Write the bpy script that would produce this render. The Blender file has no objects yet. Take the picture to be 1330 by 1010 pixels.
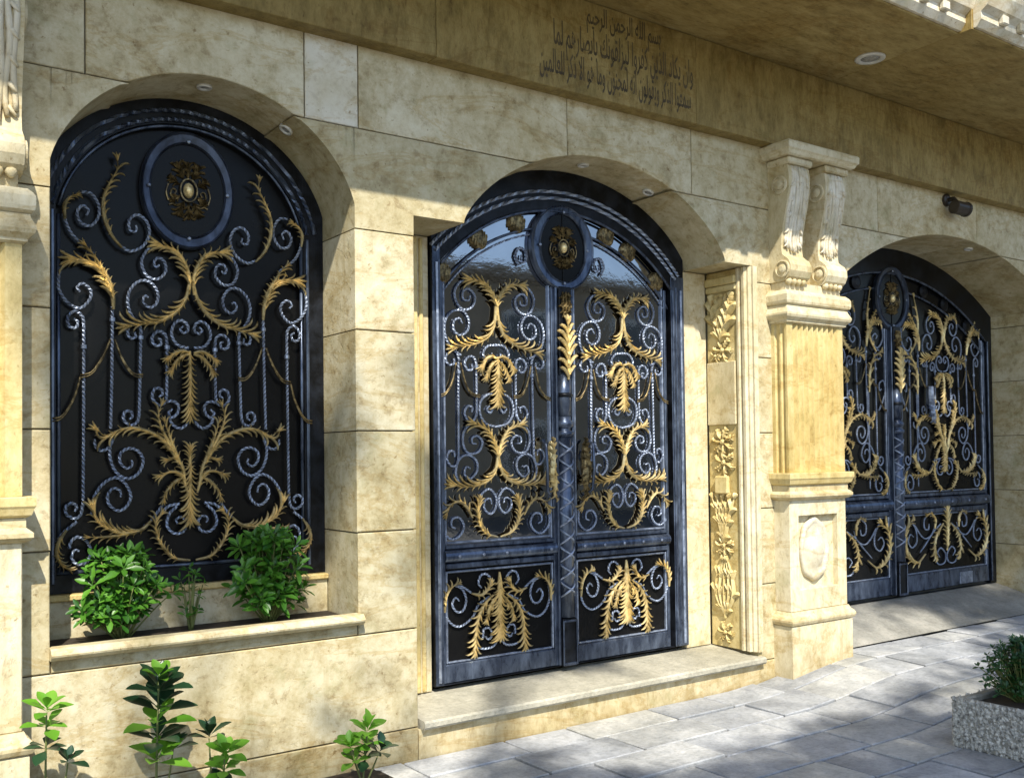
import bpy, bmesh, math, random
from mathutils import Vector, Matrix
import numpy as np
random.seed(7)
RNG = np.random.default_rng(11)
SC = bpy.context.scene
COL = SC.collection
R = math.radians

# ------------------------------------------------------------------ camera
cam_data = bpy.data.cameras.new('camera')
cam = bpy.data.objects.new('camera', cam_data)
COL.objects.link(cam)
cam_data.sensor_fit = 'HORIZONTAL'
cam_data.sensor_width = 36.0
cam_data.lens = 36.0 * 1291.42 / 1330.0
cam_data.shift_y = 57.36 / 1330.0
cam_data.clip_start = 0.05
cam_data.clip_end = 400.0
_y, _p, _r = 0.616176, 0.0225092, -0.0119579
_f = Vector((math.sin(_y) * math.cos(_p), math.cos(_y) * math.cos(_p), math.sin(_p)))
_h = Vector((math.cos(_y), -math.sin(_y), 0.0))
_u = _h.cross(_f)
_rr = _h * math.cos(_r) + _u * math.sin(_r)
_uu = _u * math.cos(_r) - _h * math.sin(_r)
cam.matrix_world = Matrix(((_rr.x, _uu.x, -_f.x, 0.0), (_rr.y, _uu.y, -_f.y, -4.42739),
                           (_rr.z, _uu.z, -_f.z, 1.60948), (0, 0, 0, 1)))
SC.camera = cam

# ------------------------------------------------------------------ light
SUN_DIR = Vector((0.16, 0.37, -0.45)).normalized()      # the way the light travels
world = bpy.data.worlds.new('World')
SC.world = world
world.use_nodes = True
wn = world.node_tree.nodes
wl = world.node_tree.links
bg = wn['Background']
sky_tex = wn.new('ShaderNodeTexSky')
sky_tex.sky_type = 'NISHITA'
sky_tex.sun_disc = False
sky_tex.sun_elevation = math.asin(-SUN_DIR.z)
sky_tex.sun_rotation = math.atan2(-SUN_DIR.x, -SUN_DIR.y)
sky_tex.air_density = 1.0
sky_tex.dust_density = 0.6
wl.new(sky_tex.outputs['Color'], bg.inputs['Color'])
bg.inputs['Strength'].default_value = 0.135
sun_data = bpy.data.lights.new('sun', 'SUN')
sun_data.energy = 4.6
sun_data.angle = R(0.55)
sun_data.color = (1.0, 0.94, 0.82)
sun = bpy.data.objects.new('sun', sun_data)
sun.rotation_euler = SUN_DIR.to_track_quat('-Z', 'Y').to_euler()
sun.location = (-4, -9, 12)
COL.objects.link(sun)
SC.view_settings.view_transform = 'Standard'
SC.view_settings.look = 'None'
SC.view_settings.gamma = 1.0
SC.view_settings.use_curve_mapping = False
SC.view_settings.exposure = 0.72
SC.cycles.max_bounces = 8
SC.cycles.diffuse_bounces = 5
SC.cycles.glossy_bounces = 4

# ------------------------------------------------------------------ materials
def new_mat(name):
    m = bpy.data.materials.new(name)
    m.use_nodes = True
    nt = m.node_tree
    b = nt.nodes['Principled BSDF']
    return m, nt, b

def ramp(nt, stops, src):
    r = nt.nodes.new('ShaderNodeValToRGB')
    e = r.color_ramp.elements
    while len(e) < len(stops):
        e.new(0.5)
    for i, (p, c) in enumerate(stops):
        e[i].position = p
        e[i].color = (c[0], c[1], c[2], 1)
    nt.links.new(src, r.inputs[0])
    return r.outputs[0]

def coords(nt, scale=(1, 1, 1), per_object=False):
    g = nt.nodes.new('ShaderNodeNewGeometry')
    mp = nt.nodes.new('ShaderNodeMapping')
    mp.inputs['Scale'].default_value = scale
    src = g.outputs['Position']
    if per_object:
        oi = nt.nodes.new('ShaderNodeObjectInfo')
        mu = nt.nodes.new('ShaderNodeVectorMath'); mu.operation = 'MULTIPLY_ADD'
        comb = nt.nodes.new('ShaderNodeCombineXYZ')
        for i in range(3):
            comb.inputs[i].default_value = 0
        nt.links.new(oi.outputs['Random'], comb.inputs[0])
        nt.links.new(oi.outputs['Random'], comb.inputs[1])
        nt.links.new(oi.outputs['Random'], comb.inputs[2])
        mu.inputs[1].default_value = (37.0, 19.0, 53.0)
        nt.links.new(comb.outputs[0], mu.inputs[0])
        nt.links.new(src, mu.inputs[2])
        src = mu.outputs[0]
    nt.links.new(src, mp.inputs['Vector'])
    return mp.outputs['Vector']

def noise(nt, vec, scale, detail=6, rough=0.6, dist=0.0):
    n = nt.nodes.new('ShaderNodeTexNoise')
    n.inputs['Scale'].default_value = scale
    n.inputs['Detail'].default_value = detail
    n.inputs['Roughness'].default_value = rough
    n.inputs['Distortion'].default_value = dist
    nt.links.new(vec, n.inputs['Vector'])
    return n.outputs[0]

def mix(nt, fac, a, b, mode='MIX'):
    m = nt.nodes.new('ShaderNodeMix')
    m.data_type = 'RGBA'
    m.blend_type = mode
    for sock, val in ((m.inputs[0], fac), (m.inputs[6], a), (m.inputs[7], b)):
        if isinstance(val, (int, float)):
            sock.default_value = val
        elif isinstance(val, tuple):
            sock.default_value = (val[0], val[1], val[2], 1)
        else:
            nt.links.new(val, sock)
    return m.outputs[2]

def bump(nt, b, h, strength=0.3, dist=0.01):
    bp = nt.nodes.new('ShaderNodeBump')
    bp.inputs['Strength'].default_value = strength
    bp.inputs['Distance'].default_value = dist
    nt.links.new(h, bp.inputs['Height'])
    nt.links.new(bp.outputs[0], b.inputs['Normal'])

def travertine(name, c_light, c_mid, c_dark, streak=(1.0, 1.0, 1.0), stain=0.6, rough=0.55, tint=0.10):
    m, nt, b = new_mat(name)
    v = coords(nt, (1, 1, 1), True)
    vs = coords(nt, streak, True)
    n1 = noise(nt, vs, 5.2, 14, 0.78, 0.2)
    base = ramp(nt, [(0.34, c_dark), (0.47, c_mid), (0.60, c_light)], n1)
    n2 = noise(nt, vs, 15.0, 8, 0.72, 0.15)
    fleck = ramp(nt, [(0.35, (0.50, 0.41, 0.28)), (0.45, (0.90, 0.86, 0.78)), (0.56, (1, 1, 1))], n2)
    c = mix(nt, stain, base, fleck, 'MULTIPLY')
    pits = ramp(nt, [(0.30, (0.48, 0.38, 0.24)), (0.37, (1, 1, 1))], noise(nt, vs, 34.0, 6, 0.65))
    c = mix(nt, 0.8, c, pits, 'MULTIPLY')
    vein = ramp(nt, [(0.475, (1, 1, 1)), (0.50, (0.80, 0.70, 0.52)), (0.525, (1, 1, 1))], noise(nt, coords(nt, (0.8, 0.8, 2.2), True), 1.1, 9, 0.68, 0.6))
    c = mix(nt, 0.7, c, vein, 'MULTIPLY')
    n3 = noise(nt, v, 0.9, 4, 0.6)
    warm = ramp(nt, [(0.36, (0.80, 0.74, 0.58)), (0.60, (1.0, 1.0, 1.0))], n3)
    c = mix(nt, 0.75, c, warm, 'MULTIPLY')
    n4 = noise(nt, v, 5.0, 5, 0.65)
    olive = ramp(nt, [(0.57, (1, 1, 1)), (0.72, (0.74, 0.76, 0.66))], n4)
    c = mix(nt, 0.8, c, olive, 'MULTIPLY')
    # grime and splash stains that creep up from the pavement
    g = nt.nodes.new('ShaderNodeNewGeometry'); sp = nt.nodes.new('ShaderNodeSeparateXYZ'); nt.links.new(g.outputs['Position'], sp.inputs[0])
    hz = nt.nodes.new('ShaderNodeMapRange'); hz.inputs['From Min'].default_value = 0.04; hz.inputs['From Max'].default_value = 0.55
    hz.inputs['To Min'].default_value = 0.30; hz.inputs['To Max'].default_value = -0.12; hz.clamp = True
    nt.links.new(sp.outputs['Z'], hz.inputs['Value'])
    ad = nt.nodes.new('ShaderNodeMath'); ad.operation = 'ADD'
    nt.links.new(noise(nt, coords(nt, (1.0, 1.0, 0.6)), 6.0, 8, 0.72), ad.inputs[0]); nt.links.new(hz.outputs[0], ad.inputs[1])
    c = mix(nt, 0.75, c, ramp(nt, [(0.52, (1, 1, 1)), (0.80, (0.60, 0.54, 0.42))], ad.outputs[0]), 'MULTIPLY')
    drip = ramp(nt, [(0.60, (1, 1, 1)), (0.74, (0.72, 0.66, 0.54))], noise(nt, coords(nt, (7.0, 7.0, 0.5)), 1.6, 6, 0.65))
    c = mix(nt, 0.6, c, drip, 'MULTIPLY')
    oi = nt.nodes.new('ShaderNodeObjectInfo')
    tone = ramp(nt, [(0.0, (1 - tint, 1 - tint, 1 - tint * 1.2)), (1.0, (1.0, 1.0, 1.0))], oi.outputs['Random'])
    c = mix(nt, 1.0, c, tone, 'MULTIPLY')
    nt.links.new(c, b.inputs['Base Color'])
    b.inputs['Roughness'].default_value = rough
    b.inputs['Specular IOR Level'].default_value = 0.35
    pit = ramp(nt, [(0.36, (0, 0, 0)), (0.44, (1, 1, 1))], noise(nt, vs, 30.0, 5, 0.6))
    fine = mix(nt, 0.5, pit, noise(nt, v, 80.0, 4, 0.6))
    bump(nt, b, fine, 0.35, 0.006)
    return m

M = {}
M['travertine'] = travertine('travertine', (0.71, 0.66, 0.50), (0.595, 0.53, 0.36), (0.40, 0.34, 0.20), tint=0.20)
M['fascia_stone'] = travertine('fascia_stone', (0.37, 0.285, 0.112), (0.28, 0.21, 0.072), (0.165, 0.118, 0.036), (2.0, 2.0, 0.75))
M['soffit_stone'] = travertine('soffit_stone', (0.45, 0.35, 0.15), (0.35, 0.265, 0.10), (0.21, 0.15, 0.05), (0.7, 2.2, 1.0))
M['carved_stone'] = travertine('carved_stone', (0.72, 0.61, 0.33), (0.64, 0.52, 0.245), (0.47, 0.365, 0.15), (1.4, 1.4, 0.8), 0.4, 0.5, 0.04)
M['pale_stone'] = travertine('pale_stone', (0.74, 0.68, 0.51), (0.66, 0.59, 0.41), (0.50, 0.425, 0.26), (1.4, 1.4, 0.7), 0.45, 0.5, 0.05)
M['white_stone'] = travertine('white_stone', (0.78, 0.74, 0.64), (0.70, 0.65, 0.53), (0.55, 0.50, 0.37), (1, 1, 1), 0.35, 0.5, 0.08)
M['pale_block_stone'] = travertine('pale_block_stone', (0.84, 0.83, 0.78), (0.78, 0.76, 0.69), (0.66, 0.62, 0.50), (1, 1, 1), 0.3, 0.45, 0.02)
M['mortar'] = travertine('mortar', (0.13, 0.10, 0.055), (0.10, 0.075, 0.04), (0.06, 0.045, 0.02))

def paving(name, c1, c2, c3):
    m, nt, b = new_mat(name)
    v = coords(nt, (1, 1, 1), True)
    n1 = noise(nt, v, 4.0, 8, 0.7, 0.5)
    c = ramp(nt, [(0.32, c1), (0.5, c2), (0.68, c3)], n1)
    n2 = noise(nt, v, 42.0, 5, 0.7)
    sp = ramp(nt, [(0.35, (0.62, 0.62, 0.60)), (0.55, (1, 1, 1))], n2)
    c = mix(nt, 0.6, c, sp, 'MULTIPLY')
    st = ramp(nt, [(0.38, (0.66, 0.66, 0.64)), (0.58, (1, 1, 1))], noise(nt, coords(nt), 1.3, 7, 0.7, 0.4))
    c = mix(nt, 0.8, c, st, 'MULTIPLY')
    oi = nt.nodes.new('ShaderNodeObjectInfo')
    tone = ramp(nt, [(0.0, (0.72, 0.73, 0.76)), (0.5, (0.95, 0.96, 1.0)), (1.0, (1.0, 0.98, 0.93))], oi.outputs['Random'])
    c = mix(nt, 1.0, c, tone, 'MULTIPLY')
    nt.links.new(c, b.inputs['Base Color'])
    b.inputs['Roughness'].default_value = 0.6
    bump(nt, b, mix(nt, 0.5, n1, n2), 0.7, 0.016)
    return m
M['paving'] = paving('paving', (0.31, 0.32, 0.335), (0.46, 0.47, 0.475), (0.61, 0.61, 0.60))
M['concrete'] = paving('concrete', (0.25, 0.24, 0.21), (0.33, 0.32, 0.28), (0.42, 0.40, 0.35))
M['grout'] = paving('grout', (0.05, 0.05, 0.045), (0.10, 0.098, 0.088), (0.26, 0.25, 0.21))
M['asphalt'] = paving('asphalt', (0.04, 0.04, 0.04), (0.05, 0.05, 0.05), (0.065, 0.065, 0.065))
M['threshold'] = paving('threshold', (0.40, 0.38, 0.31), (0.50, 0.475, 0.39), (0.60, 0.57, 0.47))

def metal(name, base, hi, metallic, rough, scale=(1, 1, 1), nscale=8.0, lo=0.42, up=0.66, bmp=0.15):
    m, nt, b = new_mat(name)
    v = coords(nt, scale, False)
    n1 = noise(nt, v, nscale, 6, 0.65, 0.3)
    c = ramp(nt, [(lo, base), (up, hi)], n1)
    nt.links.new(c, b.inputs['Base Color'])
    b.inputs['Metallic'].default_value = metallic
    rr = ramp(nt, [(0.3, (rough * 0.75,) * 3), (0.7, (min(1, rough * 1.3),) * 3)], n1)
    nt.links.new(rr, b.inputs['Roughness'])
    bump(nt, b, n1, bmp, 0.004)
    return m
M['iron'] = metal('painted_iron', (0.044, 0.058, 0.092), (0.145, 0.182, 0.258), 0.6, 0.30, (1.0, 1.0, 0.35), 16.0)
M['iron_mid'] = metal('shaded_iron', (0.024, 0.030, 0.046), (0.075, 0.095, 0.145), 0.5, 0.34, (1.0, 1.0, 0.5), 14.0)  # darker copy of the painted iron, with shade put into its colour
M['iron_dark'] = metal('dark_iron', (0.006, 0.0065, 0.008), (0.020, 0.024, 0.033), 0.4, 0.40)
M['iron_dark'].node_tree.nodes['Principled BSDF'].inputs['Specular IOR Level'].default_value = 0.3
M['wrought'] = metal('silvered_wrought_iron', (0.15, 0.18, 0.25), (0.37, 0.43, 0.55), 0.62, 0.42, (1, 1, 1), 22.0, 0.36, 0.62, 0.35)
M['gold'] = metal('gilded_iron', (0.31, 0.225, 0.08), (0.90, 0.73, 0.38), 0.55, 0.33, (1, 1, 1), 30.0, 0.28, 0.54, 0.3)
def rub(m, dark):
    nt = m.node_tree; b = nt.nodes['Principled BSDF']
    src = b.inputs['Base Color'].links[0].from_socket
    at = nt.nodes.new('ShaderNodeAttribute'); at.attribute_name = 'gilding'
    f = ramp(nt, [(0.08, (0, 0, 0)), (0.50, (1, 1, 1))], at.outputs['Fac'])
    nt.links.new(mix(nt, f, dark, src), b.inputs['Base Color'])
M['gold_solid'] = M['gold'].copy()
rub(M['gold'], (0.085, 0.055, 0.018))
M['bronze'] = metal('dark_bronze', (0.070, 0.050, 0.022), (0.40, 0.30, 0.14), 0.65, 0.38, (1, 1, 1), 34.0)
M['panel'] = metal('black_panel', (0.0055, 0.0055, 0.0058), (0.0080, 0.0080, 0.0080), 0.0, 0.24, (1, 1, 1), 3.0, 0.4, 0.6, 0.02)
M['panel'].node_tree.nodes['Principled BSDF'].inputs['Specular IOR Level'].default_value = 0.14
M['glass'] = metal('mirror_tinted_glass', (0.31, 0.32, 0.35), (0.36, 0.37, 0.40), 1.0, 0.04, (1, 1, 1), 2.2, 0.4, 0.6, 0.25)
M['chrome'] = metal('white_lamp_trim', (0.62, 0.62, 0.58), (0.75, 0.75, 0.72), 0.1, 0.3)

def plain(name, c1, c2, scale=20.0, rough=0.6, sub=0.0):
    m, nt, b = new_mat(name)
    v = coords(nt, (1, 1, 1), True)
    c = ramp(nt, [(0.3, c1), (0.7, c2)], noise(nt, v, scale, 4, 0.6))
    nt.links.new(c, b.inputs['Base Color'])
    b.inputs['Roughness'].default_value = rough
    return m
M['letter'] = plain('dark_letter', (0.040, 0.028, 0.012), (0.11, 0.08, 0.036))
M['lens'] = plain('lamp_lens', (0.20, 0.20, 0.19), (0.45, 0.45, 0.43), 60, 0.15)
M['soil'] = plain('soil', (0.018, 0.013, 0.008), (0.05, 0.036, 0.022), 30, 0.9)
M['bark'] = plain('bark', (0.06, 0.045, 0.03), (0.14, 0.11, 0.075), 14, 0.85)
M['stem'] = plain('green_stem', (0.10, 0.13, 0.03), (0.17, 0.19, 0.06), 14, 0.6)
M['cctv'] = plain('brown_plastic', (0.018, 0.013, 0.009), (0.045, 0.034, 0.024), 9, 0.4)
M['pebble'] = plain('pebble', (0.05, 0.045, 0.035), (0.72, 0.70, 0.63), 45, 0.6)
M['far_wall'] = plain('cream_render', (0.26, 0.21, 0.14), (0.36, 0.29, 0.20), 2, 0.8)
M['far_glass'] = plain('far_window_glass', (0.03, 0.035, 0.04), (0.05, 0.055, 0.06), 2, 0.2)

def leaf_mat(name, c1, c2, trans=0.25, rough=0.38):
    m, nt, b = new_mat(name)
    oi = nt.nodes.new('ShaderNodeObjectInfo')
    v = coords(nt, (1, 1, 1), True)
    n = noise(nt, v, 9.0, 3, 0.6)
    f = nt.nodes.new('ShaderNodeMath'); f.operation = 'ADD'
    nt.links.new(n, f.inputs[0]); nt.links.new(oi.outputs['Random'], f.inputs[1])
    f2 = nt.nodes.new('ShaderNodeMath'); f2.operation = 'MULTIPLY'; f2.inputs[1].default_value = 0.5
    nt.links.new(f.outputs[0], f2.inputs[0])
    c = ramp(nt, [(0.25, c1), (0.75, c2)], f2.outputs[0])
    nt.links.new(c, b.inputs['Base Color'])
    b.inputs['Roughness'].default_value = rough
    tr = nt.nodes.new('ShaderNodeBsdfTranslucent')
    nt.links.new(c, tr.inputs['Color'])
    ms = nt.nodes.new('ShaderNodeMixShader')
    ms.inputs[0].default_value = trans
    out = nt.nodes['Material Output']
    nt.links.new(b.outputs[0], ms.inputs[1]); nt.links.new(tr.outputs[0], ms.inputs[2])
    nt.links.new(ms.outputs[0], out.inputs['Surface'])
    return m
M['leaf'] = leaf_mat('shrub_leaf', (0.025, 0.105, 0.010), (0.11, 0.29, 0.028))
M['leaf_dark'] = leaf_mat('dark_leaf', (0.010, 0.034, 0.014), (0.022, 0.062, 0.026), 0.08, 0.28)
M['leaf_young'] = leaf_mat('young_leaf', (0.11, 0.30, 0.022), (0.20, 0.43, 0.045), 0.35)
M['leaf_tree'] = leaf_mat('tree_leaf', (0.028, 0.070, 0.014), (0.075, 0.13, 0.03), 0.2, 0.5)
M['leaf_box'] = leaf_mat('box_leaf', (0.012, 0.048, 0.010), (0.035, 0.105, 0.02), 0.15)

# ------------------------------------------------------------------ object helpers
ORG = {}
def thing(name, label, cat, loc=(0, 0, 0), group=None):
    o = bpy.data.objects.new(name, None)
    o.empty_display_size = 0.1
    COL.objects.link(o)
    o.location = loc
    o['label'] = label; o['category'] = cat
    if group: o['group'] = group
    ORG[o.name] = Vector(loc)
    return o

def origin_of(o):
    while o is not None:
        if o.name in ORG: return ORG[o.name]
        o = o.parent
    return Vector((0, 0, 0))

class MB:
    """collects verts and faces in world coordinates"""
    def __init__(s): s.v = []; s.f = []; s.w = {}
    def add(s, vs, fs):
        k = len(s.v); s.v += [tuple(p) for p in vs]; s.f += [tuple(i + k for i in q) for q in fs]
        return s
    def box(s, x0, x1, y0, y1, z0, z1, c=0.004):
        lo = (x0, y0, z0); hi = (x1, y1, z1)
        c = min(c, 0.45 * min(x1 - x0, y1 - y0, z1 - z0))
        idx = {}; vs = []
        for sx in (0, 1):
            for sy in (0, 1):
                for sz in (0, 1):
                    sg = (sx, sy, sz)
                    for a in range(3):
                        p = []
                        for k in range(3):
                            e = hi[k] if sg[k] else lo[k]
                            if k != a: e += -c if sg[k] else c
                            p.append(e)
                        idx[(sg, a)] = len(vs); vs.append(p)
        fs = []
        for a in range(3):
            b, d = (a + 1) % 3, (a + 2) % 3
            for sa in (0, 1):
                q = []
                for (sb, sd) in ((0, 0), (1, 0), (1, 1), (0, 1)):
                    sg = [0, 0, 0]; sg[a] = sa; sg[b] = sb; sg[d] = sd
                    q.append(idx[(tuple(sg), a)])
                fs.append(q if sa else q[::-1])
            for sa in (0, 1):
                for sb in (0, 1):
                    q = []
                    for (sd, ax) in ((0, a), (1, a), (1, b), (0, b)):
                        sg = [0, 0, 0]; sg[a] = sa; sg[b] = sb; sg[d] = sd
                        q.append(idx[(tuple(sg), ax)])
                    fs.append(q if sa != sb else q[::-1])
        for sx in (0, 1):
            for sy in (0, 1):
                for sz in (0, 1):
                    q = [idx[((sx, sy, sz), a)] for a in range(3)]
                    fs.append(q if (sx + sy + sz) % 2 else q[::-1])
        return s.add(vs, fs)
    def tube(s, path, r, n=6, twist=0.0, nrm=(0, 1, 0), ends=True, taper=None):
        """path: world points; nrm: fixed reference normal not parallel to the path"""
        P = [Vector(p) for p in path]; N = Vector(nrm); k = len(P); L = 0.0; vs = []
        for i, p in enumerate(P):
            t = (P[min(i + 1, k - 1)] - P[max(i - 1, 0)])
            if t.length < 1e-9: t = Vector((0, 0, 1))
            t.normalize()
            if i: L += (p - P[i - 1]).length
            a = t.cross(N)
            if a.length < 1e-6: a = t.orthogonal()
            a.normalize(); b = a.cross(t).normalized()
            rr = r if taper is None else r * taper(i / (k - 1))
            for j in range(n):
                th = 2 * math.pi * j / n + twist * L
                vs.append(p + a * (rr * math.cos(th)) + b * (rr * math.sin(th)))
        fs = []
        for i in range(k - 1):
            for j in range(n):
                j2 = (j + 1) % n
                fs.append((i * n + j, i * n + j2, (i + 1) * n + j2, (i + 1) * n + j))
        if ends:
            fs.append(tuple(range(n))[::-1]); fs.append(tuple((k - 1) * n + j for j in range(n)))
        return s.add(vs, fs)
    def lathe(s, c, axis, prof, n=16, sx=1.0, sy=1.0, ref=None):
        """prof: (radius, height) along axis from c"""
        ax = Vector(axis).normalized(); u = Vector(ref) if ref else ax.orthogonal(); u = (u - ax * u.dot(ax)).normalized(); w = ax.cross(u)
        vs = []; fs = []
        for (r, h) in prof:
            for j in range(n):
                a = 2 * math.pi * j / n
                vs.append(Vector(c) + ax * h + u * (r * sx * math.cos(a)) + w * (r * sy * math.sin(a)))
        for i in range(len(prof) - 1):
            for j in range(n):
                j2 = (j + 1) % n
                fs.append((i * n + j, i * n + j2, (i + 1) * n + j2, (i + 1) * n + j))
        fs.append(tuple(range(n))[::-1]); fs.append(tuple((len(prof) - 1) * n + j for j in range(n)))
        return s.add(vs, fs)
    def loft(s, loops, cap=True):
        n = len(loops[0]); vs = [p for lp in loops for p in lp]; fs = []
        for i in range(len(loops) - 1):
            for j in range(n):
                j2 = (j + 1) % n
                fs.append((i * n + j, i * n + j2, (i + 1) * n + j2, (i + 1) * n + j))
        if cap:
            fs.append(tuple(range(n))[::-1]); fs.append(tuple((len(loops) - 1) * n + j for j in range(n)))
        return s.add(vs, fs)
    def build(s, name, mat, parent=None, smooth=False, fix=False):
        o0 = origin_of(parent) if parent is not None else Vector((0, 0, 0))
        me = bpy.data.meshes.new(name)
        me.from_pydata([(p[0] - o0.x, p[1] - o0.y, p[2] - o0.z) for p in s.v], [], s.f)
        if fix:
            bm = bmesh.new(); bm.from_mesh(me); bmesh.ops.recalc_face_normals(bm, faces=bm.faces); bm.to_mesh(me); bm.free()
        if smooth:
            me.polygons.foreach_set('use_smooth', [True] * len(me.polygons))
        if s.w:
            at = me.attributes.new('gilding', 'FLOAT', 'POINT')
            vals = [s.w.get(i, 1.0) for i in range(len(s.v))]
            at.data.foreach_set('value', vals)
        me.materials.append(M[mat] if isinstance(mat, str) else mat)
        o = bpy.data.objects.new(name, me); COL.objects.link(o)
        if parent is not None: o.parent = parent
        return o

def tag(o, label=None, cat=None, group=None, kind=None):
    if label: o['label'] = label
    if cat: o['category'] = cat
    if group: o['group'] = group
    if kind: o['kind'] = kind
    return o

def kids(o): return list(o.children)
def copy_tree(o, parent=None):
    c = o.copy(); COL.objects.link(c)
    if parent is not None: c.parent = parent
    for ch in kids(o): copy_tree(ch, c)
    return c

def solid_strips(name, xs, fn, y0, y1, mat, parent, bev=0.004):
    """a slab standing in the XZ plane whose vertical extents come from fn(x) -> [(z0,z1),..]; front y0, back y1"""
    bm = bmesh.new()
    for xa, xb in zip(xs[:-1], xs[1:]):
        if xb - xa < 1e-5: continue
        A = fn(xa + 1e-5); B = fn(xb - 1e-5)
        if len(A) != len(B): continue
        for (a0, a1), (b0, b1) in zip(A, B):
            if a1 - a0 < 1e-4 and b1 - b0 < 1e-4: continue
            pts = [(xa, y0, a0), (xb, y0, b0), (xb, y0, b1), (xa, y0, a1)]
            if a1 - a0 < 1e-4: pts = [(xa, y0, a0), (xb, y0, b0), (xb, y0, b1)]
            if b1 - b0 < 1e-4: pts = [(xa, y0, a0), (xb, y0, b0), (xa, y0, a1)]
            bm.faces.new([bm.verts.new(p) for p in pts])
    bmesh.ops.remove_doubles(bm, verts=bm.verts, dist=2e-5)
    if not bm.faces:
        bm.free(); return None
    front = list(bm.faces)
    ret = bmesh.ops.extrude_face_region(bm, geom=front)
    nv = [g for g in ret['geom'] if isinstance(g, bmesh.types.BMVert)]
    for v in nv: v.co.y = y1
    bmesh.ops.delete(bm, geom=[], context='FACES')
    keep_front = [f for f in bm.faces if all(abs(v.co.y - y0) < 1e-6 for v in f.verts)]
    bmesh.ops.recalc_face_normals(bm, faces=bm.faces)
    if bev > 0:
        ed = [e for e in bm.edges if all(abs(v.co.y - y0) < 1e-6 for v in e.verts) and len(e.link_faces) == 2 and
              any(any(abs(v.co.y - y0) > 1e-6 for v in f.verts) for f in e.link_faces)]
        bmesh.ops.bevel(bm, geom=ed, offset=bev, segments=1, affect='EDGES', clamp_overlap=True)
    o0 = origin_of(parent)
    for v in bm.verts: v.co -= o0
    me = bpy.data.meshes.new(name); bm.to_mesh(me); bm.free()
    me.materials.append(M[mat])
    o = bpy.data.objects.new(name, me); COL.objects.link(o); o.parent = parent
    return o

def smooth_path(pts, step):
    """Catmull-Rom through 2D points, resampled"""
    P = [Vector((p[0], p[1])) for p in pts]
    if len(P) == 2:
        n = max(2, int((P[1] - P[0]).length / step) + 1)
        return [P[0].lerp(P[1], i / (n - 1)) for i in range(n)]
    Q = [P[0] * 2 - P[1]] + P + [P[-1] * 2 - P[-2]]
    out = []
    for i in range(1, len(Q) - 2):
        p0, p1, p2, p3 = Q[i - 1], Q[i], Q[i + 1], Q[i + 2]
        n = max(2, int((p2 - p1).length / step) + 1)
        for k in range(n):
            t = k / n
            out.append(0.5 * ((2 * p1) + (p2 - p0) * t + (2 * p0 - 5 * p1 + 4 * p2 - p3) * t * t + (3 * p1 - p0 - 3 * p2 + p3) * t ** 3))
    out.append(P[-1])
    return out

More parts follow.
